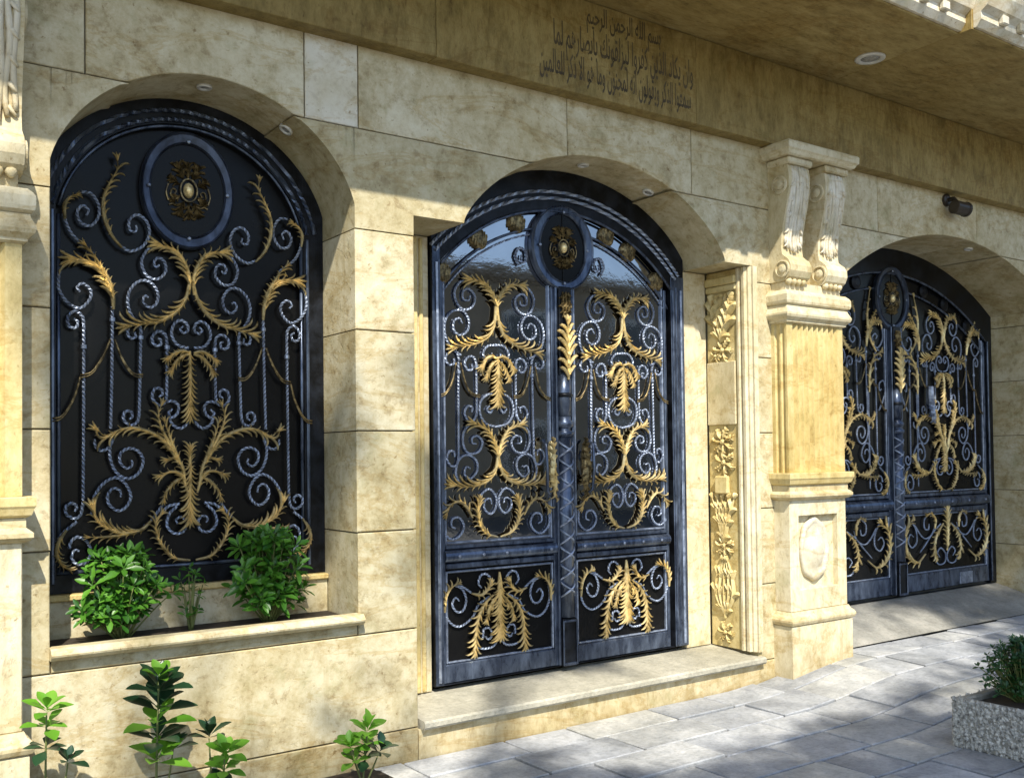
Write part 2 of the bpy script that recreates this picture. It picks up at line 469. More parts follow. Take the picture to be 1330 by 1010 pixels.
def acanthus(mb, pts, L, n, side, mp, rs=0.0075, fat=1.0, rise=0.016, strands=False):
    """leaf of curling lobes along a spine; mp(u,v,d) -> world, d = relief towards the viewer"""
    S = smooth_path(pts, 0.006); k = len(S)
    tot = sum((S[i + 1] - S[i]).length for i in range(k - 1))
    def tang(i):
        t = S[min(i + 1, k - 1)] - S[max(i - 1, 0)]
        return t.normalized() if t.length > 0 else Vector((0, 1))
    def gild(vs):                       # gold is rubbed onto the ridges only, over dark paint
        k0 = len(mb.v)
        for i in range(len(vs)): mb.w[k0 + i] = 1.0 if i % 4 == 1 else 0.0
    # spine: a ridged tapering bar
    vs = []; fs = []
    for i in range(k):
        t = tang(i); nn = Vector((-t.y, t.x)); f = i / (k - 1)
        w = rs * (0.55 + 0.75 * math.sin(math.pi * min(1, f * 1.15 + 0.08))) * (1 if f < 0.85 else (1.05 - f) / 0.2)
        h = 0.008 + rise * 0.7 * math.sin(math.pi * (0.15 + 0.7 * f))
        vs += [mp(*(S[i] + nn * w), h * 0.45), mp(*S[i], h + w * 0.8), mp(*(S[i] - nn * w), h * 0.45), mp(*S[i], 0.0)]
    for i in range(k - 1):
        for j in range(4):
            j2 = (j + 1) % 4
            fs.append((i * 4 + j, i * 4 + j2, i * 4 + 4 + j2, i * 4 + 4 + j))
    fs.append((3, 2, 1, 0)); fs.append(tuple((k - 1) * 4 + j for j in range(4)))
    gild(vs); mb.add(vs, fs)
    def lobe(p, d, bend, ln, w0, h0):
        m = 7; vs = []; fs = []; q = p.copy(); ang = math.atan2(d.y, d.x)
        for i in range(m):
            f = i / (m - 1)
            a = ang + bend * f * f
            dv = Vector((math.cos(a), math.sin(a))); nn = Vector((-dv.y, dv.x))
            w = w0 * (0.62 + 1.0 * f) * (1 - f) ** 0.38 if f < 1 else 0.0
            w = max(w, 0.0006)
            h = h0 + rise * 0.9 * math.sin(math.pi * (0.2 + 0.75 * f))
            vs += [mp(*(q + nn * w), h * 0.5), mp(*q, h + w * 0.9), mp(*(q - nn * w), h * 0.5), mp(*q, h * 0.2 - 0.002)]
            q = q + dv * (ln / (m - 1))
        for i in range(m - 1):
            for j in range(4):
                j2 = (j + 1) % 4
                fs.append((i * 4 + j, i * 4 + j2, i * 4 + 4 + j2, i * 4 + 4 + j))
        fs.append((3, 2, 1, 0)); fs.append(tuple((m - 1) * 4 + j for j in range(4)))
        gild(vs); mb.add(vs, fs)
    n = max(3, int(round(n * (1.0 if strands else 0.62)))); L = L * (1.62 if strands else 1.42)
    for sgn, mul in ((1, 1.0 if side in 'LBC' else 0.42), (-1, 1.0 if side in 'RBC' else 0.42)):
        for q in range(n):
            f0 = 0.16 if (strands and side != 'C' and tot > 0.12) else 0.06
            f = f0 + (0.94 - f0) * (q + 0.25 * (sgn < 0)) / n
            i = min(k - 1, int(f * (k - 1)))
            t = tang(i)
            ln = L * mul * ((0.48 + 0.52 * f) if strands else (0.50 + 0.5 * math.sin(math.pi * min(1.0, 0.12 + 0.8 * f)))) * random.uniform(0.88, 1.1)
            ln = min(ln, tot * 0.8)
            a0 = sgn * ((0.46 - 0.20 * f) if strands else (0.52 - 0.22 * f))
            d = Vector((t.x * math.cos(a0) - t.y * math.sin(a0), t.x * math.sin(a0) + t.y * math.cos(a0)))
            lobe(S[i], d, sgn * (random.uniform(1.1, 2.1) if strands else random.uniform(1.2, 2.0)), ln, min(ln * 0.10, 0.0088) if strands else min(ln * 0.135, 0.0135) * fat, random.uniform(0.0, 0.010) if strands else 0.004)
    t = tang(k - 1)
    for b in (-0.7, 0.0, 0.7):
        a0 = b * 0.35
        d = Vector((t.x * math.cos(a0) - t.y * math.sin(a0), t.x * math.sin(a0) + t.y * math.cos(a0)))
        lobe(S[max(0, k - 4)], d, b, L * 0.55, min(L * 0.07, 0.010) * fat, 0.005)

def rope(mb, pts, mp, r=0.0085, step=0.007, taper=True):
    S = smooth_path(pts, step)
    W = [mp(p.x, p.y, 0.0) for p in S]
    mb.tube(W, r, 4, 2 * math.pi / 0.085, (0, 1, 0), True, (lambda f: 1.0 if f < 0.8 else 1.0 - 0.35 * (f - 0.8) / 0.2) if taper else None)

def arc_fn(xc, half, spring, apex, blend=0.0):
    h = apex - spring; Rr = (half * half + h * h) / (2 * h)
    def z(x):
        d = min(abs(x - xc), half)
        c = apex - Rr + math.sqrt(max(0, Rr * Rr - d * d))
        e = spring + h * math.sqrt(max(0, 1 - (d / half) ** 2))
        return c * (1 - blend) + e * blend
    return z

def arc_pts(fn, x0, x1, n, off=0.0):
    """points along z=fn(x), pushed inwards (down) by off"""
    out = []
    for i in range(n):
        x = x0 + (x1 - x0) * i / (n - 1)
        e = 1e-3
        dz = (fn(min(x1, x + e)) - fn(max(x0, x - e))) / (min(x1, x + e) - max(x0, x - e))
        l = math.hypot(1, dz)
        out.append((x + off * dz / l, fn(x) - off / l))
    return out
WINDOW_IRON=[
 ('S',[(-0.156,2.627),(-0.202,2.6),(-0.231,2.542),(-0.21,2.479),(-0.16,2.464),(-0.121,2.502),(-0.126,2.55),(-0.156,2.565),(-0.174,2.541),(-0.164,2.52),(-0.149,2.533)]),
 ('S',[(-0.253,2.251),(-0.284,2.299),(-0.294,2.36),(-0.276,2.415),(-0.234,2.45),(-0.189,2.445),(-0.157,2.4),(-0.164,2.348),(-0.196,2.327),(-0.224,2.351),(-0.217,2.38),(-0.2,2.375)]),
 ('L',[(-0.012,2.401),(-0.011,2.479),(-0.037,2.559),(-0.08,2.61),(-0.156,2.627)],0.085,8,'L'),
 ('L',[(-0.011,2.457),(-0.027,2.385),(-0.074,2.315),(-0.154,2.261),(-0.246,2.241),(-0.294,2.23)],0.085,8,'R'),
 ('B',[(-0.235,2.22),(-0.239,2.032),(-0.244,1.819)]),
 ('S',[(-0.235,2.205),(-0.242,2.237),(-0.27,2.246),(-0.294,2.216),(-0.287,2.18),(-0.26,2.182),(-0.263,2.207)]),
 ('S',[(-0.244,1.826),(-0.254,1.786),(-0.285,1.772),(-0.313,1.796),(-0.309,1.832),(-0.282,1.836),(-0.275,1.811),(-0.289,1.8)]),
 ('B',[(-0.115,2.161),(-0.115,2.037),(-0.118,1.901)]),
 ('S',[(-0.115,2.158),(-0.122,2.201),(-0.154,2.217),(-0.183,2.19),(-0.176,2.154),(-0.147,2.152),(-0.144,2.178),(-0.158,2.184)]),
 ('S',[(-0.118,1.908),(-0.127,1.879),(-0.159,1.871),(-0.184,1.903),(-0.173,1.943),(-0.144,1.944),(-0.137,1.919),(-0.155,1.907)]),
 ('S',[(-0.013,2.145),(-0.064,2.157),(-0.093,2.203),(-0.082,2.255),(-0.049,2.276),(-0.02,2.259),(-0.016,2.23),(-0.038,2.217),(-0.053,2.235),(-0.038,2.247)]),
 ('L',[(-0.009,2.122),(-0.046,2.128),(-0.086,2.115),(-0.119,2.088)],0.05,5,'L'),
 ('L',[(-0.009,2.115),(-0.046,2.102),(-0.083,2.067),(-0.105,2.03)],0.05,5,'L'),
 ('C',[(-0.009,2.13),(-0.01,1.967),(-0.011,1.807)],0.055,10,'B'),
 ('C',[(-0.012,1.552),(-0.012,1.615),(-0.011,1.67)],0.045,5,'B'),
 ('C',[(-0.012,1.611),(-0.012,1.449),(-0.013,1.316)],0.065,10,'B'),
 ('S',[(-0.116,1.886),(-0.084,1.887),(-0.062,1.865),(-0.069,1.829),(-0.095,1.81),(-0.109,1.832),(-0.091,1.85)]),
 ('S',[(-0.109,1.817),(-0.091,1.777),(-0.055,1.759),(-0.026,1.777),(-0.011,1.807)]),
 ('L',[(-0.041,1.56),(-0.085,1.645),(-0.135,1.736),(-0.159,1.816),(-0.141,1.879)],0.05,9,'L'),
 ('L',[(-0.049,1.575),(-0.092,1.678),(-0.12,1.758),(-0.134,1.798)],0.04,6,'R'),
 ('L',[(-0.063,1.586),(-0.117,1.678),(-0.177,1.729),(-0.265,1.758),(-0.333,1.75),(-0.391,1.721),(-0.437,1.753)],0.065,9,'L'),
 ('L',[(-0.35,1.743),(-0.398,1.714),(-0.428,1.721),(-0.444,1.76)],0.03,3,'R'),
 ('L',[(-0.034,1.494),(-0.049,1.575),(-0.077,1.612),(-0.128,1.609)],0.05,5,'L'),
 ('L',[(-0.023,1.449),(-0.049,1.531),(-0.099,1.554),(-0.16,1.533)],0.055,6,'L'),
 ('L',[(-0.034,1.53),(-0.085,1.502),(-0.129,1.452),(-0.139,1.416)],0.045,5,'L'),
 ('S',[(-0.357,1.722),(-0.374,1.672),(-0.371,1.608),(-0.344,1.551),(-0.296,1.525),(-0.248,1.549),(-0.227,1.606),(-0.248,1.65),(-0.289,1.664),(-0.327,1.643),(-0.33,1.601),(-0.303,1.572),(-0.276,1.586),(-0.279,1.611)]),
 ('S',[(-0.361,1.704),(-0.381,1.668),(-0.414,1.655),(-0.438,1.676),(-0.441,1.707)]),
 ('S',[(-0.455,1.365),(-0.445,1.441),(-0.405,1.503),(-0.351,1.53),(-0.307,1.501),(-0.283,1.443),(-0.304,1.394),(-0.341,1.378),(-0.378,1.407),(-0.385,1.45),(-0.361,1.481),(-0.331,1.469),(-0.327,1.441)]),
 ('S',[(-0.129,1.416),(-0.15,1.381),(-0.189,1.328),(-0.235,1.291)]),
 ('L',[(-0.193,1.325),(-0.242,1.284),(-0.318,1.274),(-0.392,1.302),(-0.435,1.336),(-0.455,1.393)],0.08,9,'R'),
 ('L',[(-0.256,1.277),(-0.335,1.264),(-0.402,1.261),(-0.478,1.265)],0.04,5,'L'),
 ('L',[(-0.014,1.128),(-0.087,1.144),(-0.137,1.195),(-0.168,1.258),(-0.172,1.324),(-0.143,1.366)],0.042,10,'B'),
 ('S',[(-0.06,1.399),(-0.111,1.39),(-0.147,1.355)]),
 ('S',[(-0.071,1.388),(-0.107,1.353),(-0.118,1.299),(-0.086,1.261),(-0.043,1.266),(-0.028,1.306),(-0.046,1.336),(-0.075,1.326),(-0.068,1.304)]),
 ('B',[(-0.486,2.225),(-0.488,1.812),(-0.491,1.412)]),
 ('S',[(-0.486,2.214),(-0.492,2.263),(-0.525,2.285),(-0.554,2.255),(-0.548,2.214),(-0.519,2.212),(-0.512,2.24),(-0.528,2.25)]),
 ('S',[(-0.491,1.422),(-0.501,1.367),(-0.53,1.351),(-0.562,1.373),(-0.562,1.407),(-0.536,1.42),(-0.517,1.402),(-0.527,1.382)]),
 ('B',[(-0.362,2.318),(-0.365,2.026),(-0.371,1.757)]),
 ('L',[(-0.359,2.304),(-0.366,2.382),(-0.402,2.468),(-0.459,2.515),(-0.528,2.519)],0.1,8,'L'),
 ('L',[(-0.359,2.319),(-0.369,2.41),(-0.416,2.502),(-0.462,2.568),(-0.485,2.59)],0.05,7,'L'),
 ('S',[(-0.521,2.523),(-0.563,2.504),(-0.589,2.453),(-0.592,2.384),(-0.557,2.324),(-0.505,2.3),(-0.463,2.339),(-0.456,2.385),(-0.489,2.414),(-0.515,2.394),(-0.502,2.374)]),
 ('W',[(-0.373,2.165),(-0.4,2.099),(-0.43,2.045),(-0.46,2.009),(-0.503,1.997)]),
 ('W',[(-0.503,1.99),(-0.522,1.916),(-0.555,1.846),(-0.587,1.807),(-0.619,1.8)]),
 ('W',[(-0.353,2.166),(-0.326,2.092),(-0.291,2.033),(-0.26,2.009),(-0.229,2.01)]),
 ('L',[(-0.321,2.594),(-0.368,2.65),(-0.398,2.728),(-0.401,2.813),(-0.374,2.888),(-0.34,2.958),(-0.343,3.011)],0.05,9,'R'),
 ('S',[(-0.324,2.601),(-0.279,2.584),(-0.223,2.616),(-0.195,2.677),(-0.209,2.734),(-0.251,2.758),(-0.286,2.728),(-0.282,2.681),(-0.255,2.681),(-0.255,2.707)]),
 ('S',[(-0.442,2.552),(-0.485,2.586),(-0.541,2.64),(-0.569,2.716),(-0.563,2.776),(-0.54,2.807)]),
 ('L',[(-0.566,2.696),(-0.569,2.755),(-0.547,2.796),(-0.508,2.819)],0.035,5,'R'),
 ('S',[(-0.494,2.832),(-0.452,2.827),(-0.422,2.782),(-0.422,2.728),(-0.455,2.682),(-0.498,2.69),(-0.514,2.734),(-0.491,2.769),(-0.465,2.751),(-0.475,2.725)]),
 ('S',[(-0.517,1.336),(-0.569,1.294),(-0.604,1.248)]),
 ('L',[(-0.562,1.301),(-0.594,1.251),(-0.604,1.194),(-0.582,1.144),(-0.55,1.128)],0.05,7,'L'),
 ('S',[(-0.55,1.218),(-0.54,1.251),(-0.511,1.267),(-0.475,1.244),(-0.459,1.198),(-0.478,1.151),(-0.517,1.146),(-0.54,1.176),(-0.527,1.209),(-0.508,1.204)]),
]
DOOR_IRON=[
 ('S',[(-0.175,2.618),(-0.243,2.607),(-0.283,2.542),(-0.255,2.469),(-0.203,2.451),(-0.155,2.481),(-0.144,2.536),(-0.186,2.572),(-0.223,2.556),(-0.224,2.512),(-0.187,2.506),(-0.176,2.533)]),
 ('S',[(-0.243,2.187),(-0.315,2.232),(-0.35,2.313),(-0.339,2.393),(-0.287,2.44),(-0.225,2.441),(-0.188,2.394),(-0.194,2.336),(-0.242,2.302),(-0.288,2.326),(-0.288,2.379),(-0.251,2.399),(-0.231,2.369)]),
 ('L',[(0.0,2.43),(-0.007,2.511),(-0.047,2.58),(-0.1,2.62),(-0.18,2.626)],0.09,8,'L'),
 ('L',[(-0.005,2.493),(-0.017,2.384),(-0.062,2.304),(-0.143,2.259),(-0.227,2.237),(-0.29,2.225)],0.09,8,'R'),
 ('B',[(-0.26,2.147),(-0.263,1.883),(-0.266,1.611)]),
 ('S',[(-0.254,2.156),(-0.274,2.203),(-0.31,2.21),(-0.347,2.169),(-0.327,2.131),(-0.291,2.137),(-0.29,2.167)]),
 ('B',[(-0.139,2.143),(-0.138,1.996),(-0.14,1.84)]),
 ('S',[(-0.136,2.135),(-0.154,2.178),(-0.191,2.181),(-0.218,2.144),(-0.197,2.105),(-0.166,2.111),(-0.171,2.142)]),
 ('S',[(-0.14,1.858),(-0.159,1.818),(-0.196,1.813),(-0.222,1.857),(-0.2,1.897),(-0.169,1.889),(-0.174,1.862)]),
 ('S',[(0.006,2.258),(-0.057,2.25),(-0.09,2.208),(-0.074,2.173),(-0.036,2.179),(-0.03,2.211)]),
 ('S',[(-0.001,1.779),(-0.074,1.797),(-0.116,1.854),(-0.11,1.926),(-0.061,1.967),(0.002,1.973)]),
 ('S',[(0.001,1.901),(-0.024,1.887),(-0.046,1.86),(-0.067,1.882),(-0.051,1.9)]),
 ('L',[(0.005,2.177),(-0.041,2.188),(-0.085,2.168),(-0.118,2.122)],0.06,6,'L'),
 ('L',[(0.005,2.168),(-0.037,2.143),(-0.07,2.097),(-0.086,2.06)],0.05,5,'L'),
 ('C',[(0.005,2.186),(0.003,2.046),(0.001,1.919)],0.07,9,'B'),
 ('W',[(-0.28,2.142),(-0.307,2.035),(-0.349,1.973),(-0.395,1.954)]),
 ('W',[(-0.249,2.143),(-0.219,2.034),(-0.178,1.973),(-0.12,1.961)]),
 ('S',[(-0.172,1.8),(-0.223,1.76),(-0.237,1.694),(-0.214,1.637),(-0.172,1.623),(-0.124,1.64),(-0.102,1.689),(-0.134,1.725),(-0.171,1.716),(-0.171,1.685),(-0.145,1.68)]),
 ('S',[(-0.268,1.462),(-0.286,1.523),(-0.261,1.593),(-0.204,1.617),(-0.146,1.583),(-0.142,1.525),(-0.187,1.482),(-0.226,1.505),(-0.215,1.548),(-0.189,1.539)]),
 ('L',[(0.004,1.545),(-0.006,1.631),(-0.037,1.712),(-0.085,1.77),(-0.165,1.796)],0.085,8,'L'),
 ('L',[(0.002,1.626),(-0.024,1.523),(-0.078,1.466),(-0.153,1.441),(-0.248,1.435),(-0.31,1.445)],0.09,8,'R'),
 ('S',[(-0.266,1.619),(-0.277,1.567),(-0.313,1.554),(-0.344,1.594),(-0.328,1.637),(-0.297,1.637),(-0.292,1.607)]),
 ('L',[(-0.01,1.137),(-0.083,1.159),(-0.13,1.21),(-0.15,1.282),(-0.133,1.365)],0.05,9,'B'),
 ('S',[(-0.139,1.352),(-0.101,1.4),(-0.052,1.416),(-0.009,1.365),(-0.016,1.303),(-0.054,1.273),(-0.094,1.306),(-0.091,1.35),(-0.053,1.362),(-0.042,1.331)]),
 ('L',[(-0.182,1.257),(-0.223,1.32),(-0.275,1.353),(-0.331,1.333),(-0.363,1.282)],0.055,6,'R'),
 ('S',[(-0.378,1.266),(-0.374,1.188),(-0.319,1.141),(-0.262,1.16),(-0.235,1.211),(-0.266,1.26),(-0.312,1.254),(-0.318,1.215),(-0.292,1.201)]),
]
DOOR_LOW_IRON=[
 ('S',[(-0.067,0.797),(-0.142,0.756),(-0.185,0.689),(-0.269,0.646),(-0.336,0.675),(-0.37,0.747),(-0.364,0.829)]),
 ('L',[(-0.375,0.735),(-0.369,0.816),(-0.333,0.869),(-0.277,0.89)],0.045,6,'L'),
 ('S',[(-0.307,0.884),(-0.251,0.853),(-0.226,0.79),(-0.247,0.735),(-0.289,0.73),(-0.319,0.772),(-0.298,0.81),(-0.273,0.79)]),
 ('S',[(-0.287,0.887),(-0.23,0.856),(-0.173,0.816)]),
 ('L',[(-0.194,0.826),(-0.131,0.812),(-0.083,0.839),(-0.061,0.881)],0.05,5,'B'),
 ('S',[(-0.066,0.846),(-0.055,0.894),(-0.087,0.928),(-0.124,0.922),(-0.141,0.879),(-0.12,0.851)]),
 ('L',[(-0.0,0.934),(-0.013,0.819),(-0.035,0.776),(-0.057,0.734)],0.05,4,'R'),
 ('C',[(0.001,0.863),(-0.001,0.72),(0.0,0.576)],0.085,10,'B'),
 ('L',[(-0.045,0.804),(-0.116,0.749),(-0.159,0.665),(-0.171,0.569),(-0.178,0.487)],0.065,8,'B'),
 ('L',[(-0.046,0.777),(-0.079,0.727),(-0.101,0.659)],0.05,5,'L'),
 ('S',[(0.0,0.568),(-0.039,0.51),(-0.103,0.5),(-0.156,0.515)]),
 ('S',[(-0.113,0.563),(-0.107,0.611),(-0.07,0.615),(-0.049,0.577),(-0.076,0.55),(-0.097,0.57)]),
]
GATE_LOW_IRON=[
 ('S',[(-0.081,0.961),(-0.194,0.899),(-0.299,0.811),(-0.407,0.727)]),
 ('L',[(-0.338,0.713),(-0.467,0.645),(-0.59,0.697),(-0.642,0.805),(-0.62,0.942),(-0.527,1.012)],0.08,9,'B'),
 ('S',[(-0.522,1.009),(-0.457,0.926),(-0.449,0.826),(-0.519,0.778),(-0.574,0.834),(-0.543,0.891),(-0.493,0.869)]),
 ('S',[(-0.473,0.967),(-0.384,0.876),(-0.31,0.845),(-0.215,0.88),(-0.172,0.965)]),
 ('L',[(-0.189,0.926),(-0.186,1.007),(-0.243,1.063),(-0.302,1.052)],0.05,5,'L'),
 ('S',[(-0.279,1.051),(-0.332,1.003),(-0.325,0.933),(-0.272,0.923),(-0.258,0.97)]),
 ('L',[(-0.056,0.966),(-0.168,0.87),(-0.208,0.751),(-0.176,0.662)],0.06,7,'B'),
 ('S',[(-0.187,0.683),(-0.13,0.611),(-0.033,0.618),(-0.012,0.691),(-0.084,0.75),(-0.138,0.713),(-0.104,0.67)]),
 ('C',[(-0.006,0.725),(0.0,0.889),(0.008,1.087)],0.09,7,'B'),
]
# ------------------------------------------------------------------ ground
def sst(a, b, x):
    t = max(0.0, min(1.0, (x - a) / (b - a))); return t * t * (3 - 2 * t)
def ground_z(x, y):
    z = 0.085 + sst(4.75, 5.95, x) * (0.075 + 0.045 * sst(-1.2, -0.1, y))
    if x > 5.9 and y > 0: z += 0.175 * min(1.0, y / 0.60) * sst(5.85, 6.05, x)
    return z

def grid_mesh(name, xs, ys, zf, mat, kind='structure'):
    mb = MB(); n = len(xs)
    mb.v = [(x, y, zf(x, y)) for y in ys for x in xs]
    for j in range(len(ys) - 1):
        for i in range(n - 1):
            mb.f.append((j * n + i, j * n + i + 1, (j + 1) * n + i + 1, (j + 1) * n + i))
    o = mb.build(name, mat, None); o['kind'] = kind
    return o

# ------------------------------------------------------------------ the stone facade
WIN = dict(x0=0.812, x1=2.200, zb=0.795, fn=arc_fn(1.506, 0.694, 2.85, 3.345, 0.25))
DOOR_ARC = arc_fn(3.842, 1.001, 2.85, 3.355, 0.3)
GATE = dict(x0=6.03, x1=9.06, fn=arc_fn(7.545, 1.515, 2.85, 3.325, 0.0))
DR0, DR1, DRZ = 2.532, 5.100, 2.846
EDGES = [WIN['x0'], WIN['x1'], DR0, DR1, 2.841, 4.843, GATE['x0'], GATE['x1']]

def openings(x, g=0.0):
    """vertical void at x as (z0, z1), or None; g grows the void"""
    if WIN['x0'] - g < x < WIN['x1'] + g:
        return (WIN['zb'] - g, WIN['fn'](x) + g)
    if DR0 - g < x < DR1 + g:
        top = DRZ
        if 2.841 < x < 4.843: top = max(top, DOOR_ARC(x))
        return (-1.0, top + g)
    if GATE['x0'] - g < x < GATE['x1'] + g:
        return (-1.0, GATE['fn'](x) + g)
    return None

def wall_xs(x0, x1, g=0.0):
    xs = {x0, x1}
    for e, s in ((WIN['x0'], -1), (WIN['x1'], 1), (DR0, -1), (DR1, 1), (2.841, 0), (4.843, 0), (GATE['x0'], -1), (GATE['x1'], 1)):
        xs.add(e + s * g)
    for a, b, n in ((WIN['x0'], WIN['x1'], 44), (2.841, 4.843, 52), (GATE['x0'], GATE['x1'], 56)):
        for i in range(1, n):
            u = 0.5 - 0.5 * math.cos(math.pi * i / n)
            xs.add(a + (b - a) * u)
    return sorted(x for x in xs if x0 <= x <= x1)

def wall_fn(z0, z1, g=0.0):
    def f(x):
        o = openings(x, g)
        if o is None: return [(z0, z1)]
        return [(z0, max(z0, min(z1, o[0]))), (min(z1, max(z0, o[1])), z1)]
    return f

facade = thing('stone_facade', 'cream travertine block facade with arched openings and deep overhanging cornice', 'house front', (4.0, 0.0, 0.0))

J = 0.003
courses = [
    (-0.15, 0.24, [-2.2, -0.9, 2.534, 5.5, 9.06, 10.4, 12.5]),
    (0.24, 0.74, [-2.2, -1.1, 2.534, 5.45, 9.06, 10.9, 12.5]),
    (0.74, 1.24, [-2.2, -0.7, 0.812, 2.200, 3.8, 5.45, 7.5, 10.2, 12.5]),
    (1.24, 1.74, [-2.2, -1.2, 1.5, 3.8, 5.45, 7.5, 10.7, 12.5]),
    (1.74, 2.24, [-2.2, -0.8, 1.5, 3.8, 5.45, 7.5, 10.3, 12.5]),
    (2.24, 2.74, [-2.2, -1.3, 1.5, 3.8, 5.45, 7.5, 10.8, 12.5]),
    (2.74, 3.24, [-2.2, -0.9, 1.5, 3.8, 5.45, 7.5, 10.1, 12.5]),
    (3.24, 3.66, [-2.2, -0.6, 0.95, 1.94, 2.225, 3.55, 4.55, 5.45, 6.5, 7.85, 9.3, 10.9, 12.5]),
]
PALE = {(3.24, 1.94)}  # this one block gets a whiter stone colour than its neighbours
for z0, z1, jx in courses:
    for a, b in zip(jx[:-1], jx[1:]):
        deep = 0.655 if a >= 5.4 else 0.46
        mat = 'pale_block_stone' if (z0, a) in PALE else 'travertine'
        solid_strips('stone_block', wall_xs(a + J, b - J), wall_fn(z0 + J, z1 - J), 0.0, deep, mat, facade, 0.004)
# mortar bed behind the blocks
solid_strips('mortar_bed', wall_xs(-2.2, 5.45, 0.012), wall_fn(-0.15, 3.66, 0.012), 0.011, 0.44, 'mortar', facade, 0)
solid_strips('mortar_bed', wall_xs(5.452, 12.5, 0.012), wall_fn(-0.15, 3.66, 0.012), 0.011, 0.64, 'mortar', facade, 0)
MB().box(-2.2, 12.5, 0.80, 0.95, -0.15, 4.15, 0).build('inner_wall', 'mortar', facade)
MB().box(-2.2, 12.5, 0.02, 0.80, 3.67, 4.15, 0).build('inner_lintel', 'mortar', facade)

# fascia beam, under the balcony
fx = [-2.2, 0.55, 2.62, 4.50, 6.55, 8.6, 10.6, 12.5]
fascia = {}
for k, (p, q) in enumerate(zip(fx[:-1], fx[1:])):
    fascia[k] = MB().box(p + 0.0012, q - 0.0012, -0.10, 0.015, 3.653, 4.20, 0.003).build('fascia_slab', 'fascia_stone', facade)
# balcony floor, seen from below as the ceiling, stepping out at its right-hand part
bal = MB()
bal.box(-2.2, 5.848, -1.035, 0.30, 4.203, 4.34, 0.003)
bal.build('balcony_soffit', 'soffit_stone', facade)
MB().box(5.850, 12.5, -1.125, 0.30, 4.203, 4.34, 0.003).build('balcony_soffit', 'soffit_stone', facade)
for a, b, yf in ((-2.2, 5.866, -1.036), (5.868, 12.5, -1.126)):
    e = MB()
    e.loft([[(x, yf + dy, z) for dy, z in ((0.0, 4.215), (-0.02, 4.215), (-0.05, 4.255), (-0.05, 4.30), (-0.09, 4.33), (-0.12, 4.40), (-0.12, 4.47), (0.0, 4.47))] for x in (a, b)])
    e.build('balcony_edge', 'white_stone', facade, fix=True)
    x = a + 0.2
    while x < b - 0.1:
        if x > 4.0 and x < 9.0:
            MB().box(x, x + 0.07, yf - 0.085, yf - 0.048, 4.262, 4.322, 0.008).build('dentil', 'white_stone', facade)
        x += 0.21
MB().box(-2.2, 12.5, -1.15, 0.3, 4.47, 5.25, 0.01).build('balcony_parapet', 'white_stone', facade)

# inscription (three lines, flat dark letters laid on the fascia)
FORMS = {}
for ch, base, n in (('ا', 0xFE8D, 2), ('ب', 0xFE8F, 4), ('ت', 0xFE95, 4), ('ج', 0xFE9D, 4), ('ح', 0xFEA1, 4), ('د', 0xFEA9, 2), ('ذ', 0xFEAB, 2),
                    ('ر', 0xFEAD, 2), ('ز', 0xFEAF, 2), ('س', 0xFEB1, 4), ('ص', 0xFEB9, 4), ('ع', 0xFEC9, 4), ('ف', 0xFED1, 4), ('ق', 0xFED5, 4), ('ك', 0xFED9, 4),
                    ('ل', 0xFEDD, 4), ('م', 0xFEE1, 4), ('ن', 0xFEE5, 4), ('ه', 0xFEE9, 4), ('و', 0xFEED, 2), ('ي', 0xFEF1, 4)):
    FORMS[ch] = (base, n)
def shape(text):
    out = []
    for word in text.split(' '):
        w = []; prev_joins = False; i = 0
        while i < len(word):
            ch = word[i]
            if ch == 'ل' and i + 1 < len(word) and word[i + 1] == 'ا':
                w.append(chr(0xFEFC if prev_joins else 0xFEFB)); prev_joins = False; i += 2; continue
            base, n = FORMS[ch]
            nxt = i + 1 < len(word)
            if n == 4 and nxt: form = 3 if prev_joins else 2; pj = True
            else: form = 1 if prev_joins else 0; pj = False
            w.append(chr(base + form)); prev_joins = pj; i += 1
        out.append(''.join(w))
    return ' '.join(out)[::-1]
def inscription(text, x0, x1, z0, tall):
    cu = bpy.data.curves.new('inscription', 'FONT')
    cu.body = shape(text); cu.size = 1.0; cu.extrude = 0.02; cu.resolution_u = 2; cu.offset = 0.010
    tmp = bpy.data.objects.new('inscription_source', cu); COL.objects.link(tmp)
    bpy.context.view_layer.update()
    me = bpy.data.meshes.new_from_object(tmp.evaluated_get(bpy.context.evaluated_depsgraph_get()))
    bpy.data.objects.remove(tmp); bpy.data.curves.remove(cu)
    xs = [v.co.x for v in me.vertices]; a, b = min(xs), max(xs)
    for v in me.vertices:
        x = x0 + (x1 - x0) * (v.co.x - a) / (b - a); z = z0 + v.co.y * tall; y = -0.1007 - v.co.z * 0.02
        v.co = Vector((x, y, z)) - origin_of(facade)
    me.materials.clear(); me.materials.append(M['letter'])
    o = bpy.data.objects.new('inscription_line', me); COL.objects.link(o); o.parent = facade
inscription('سمعوا الذكر ويقولون انه لمجنون وما هو الا ذكر للعالمين', 3.28, 4.45, 3.735, 0.185)
inscription('وان يكاد الذين كفروا ليزلقونك بابصارهم لما', 3.38, 4.47, 3.90, 0.195)
inscription('بسم الله الرحمن الرحيم', 3.62, 4.20, 4.075, 0.15)

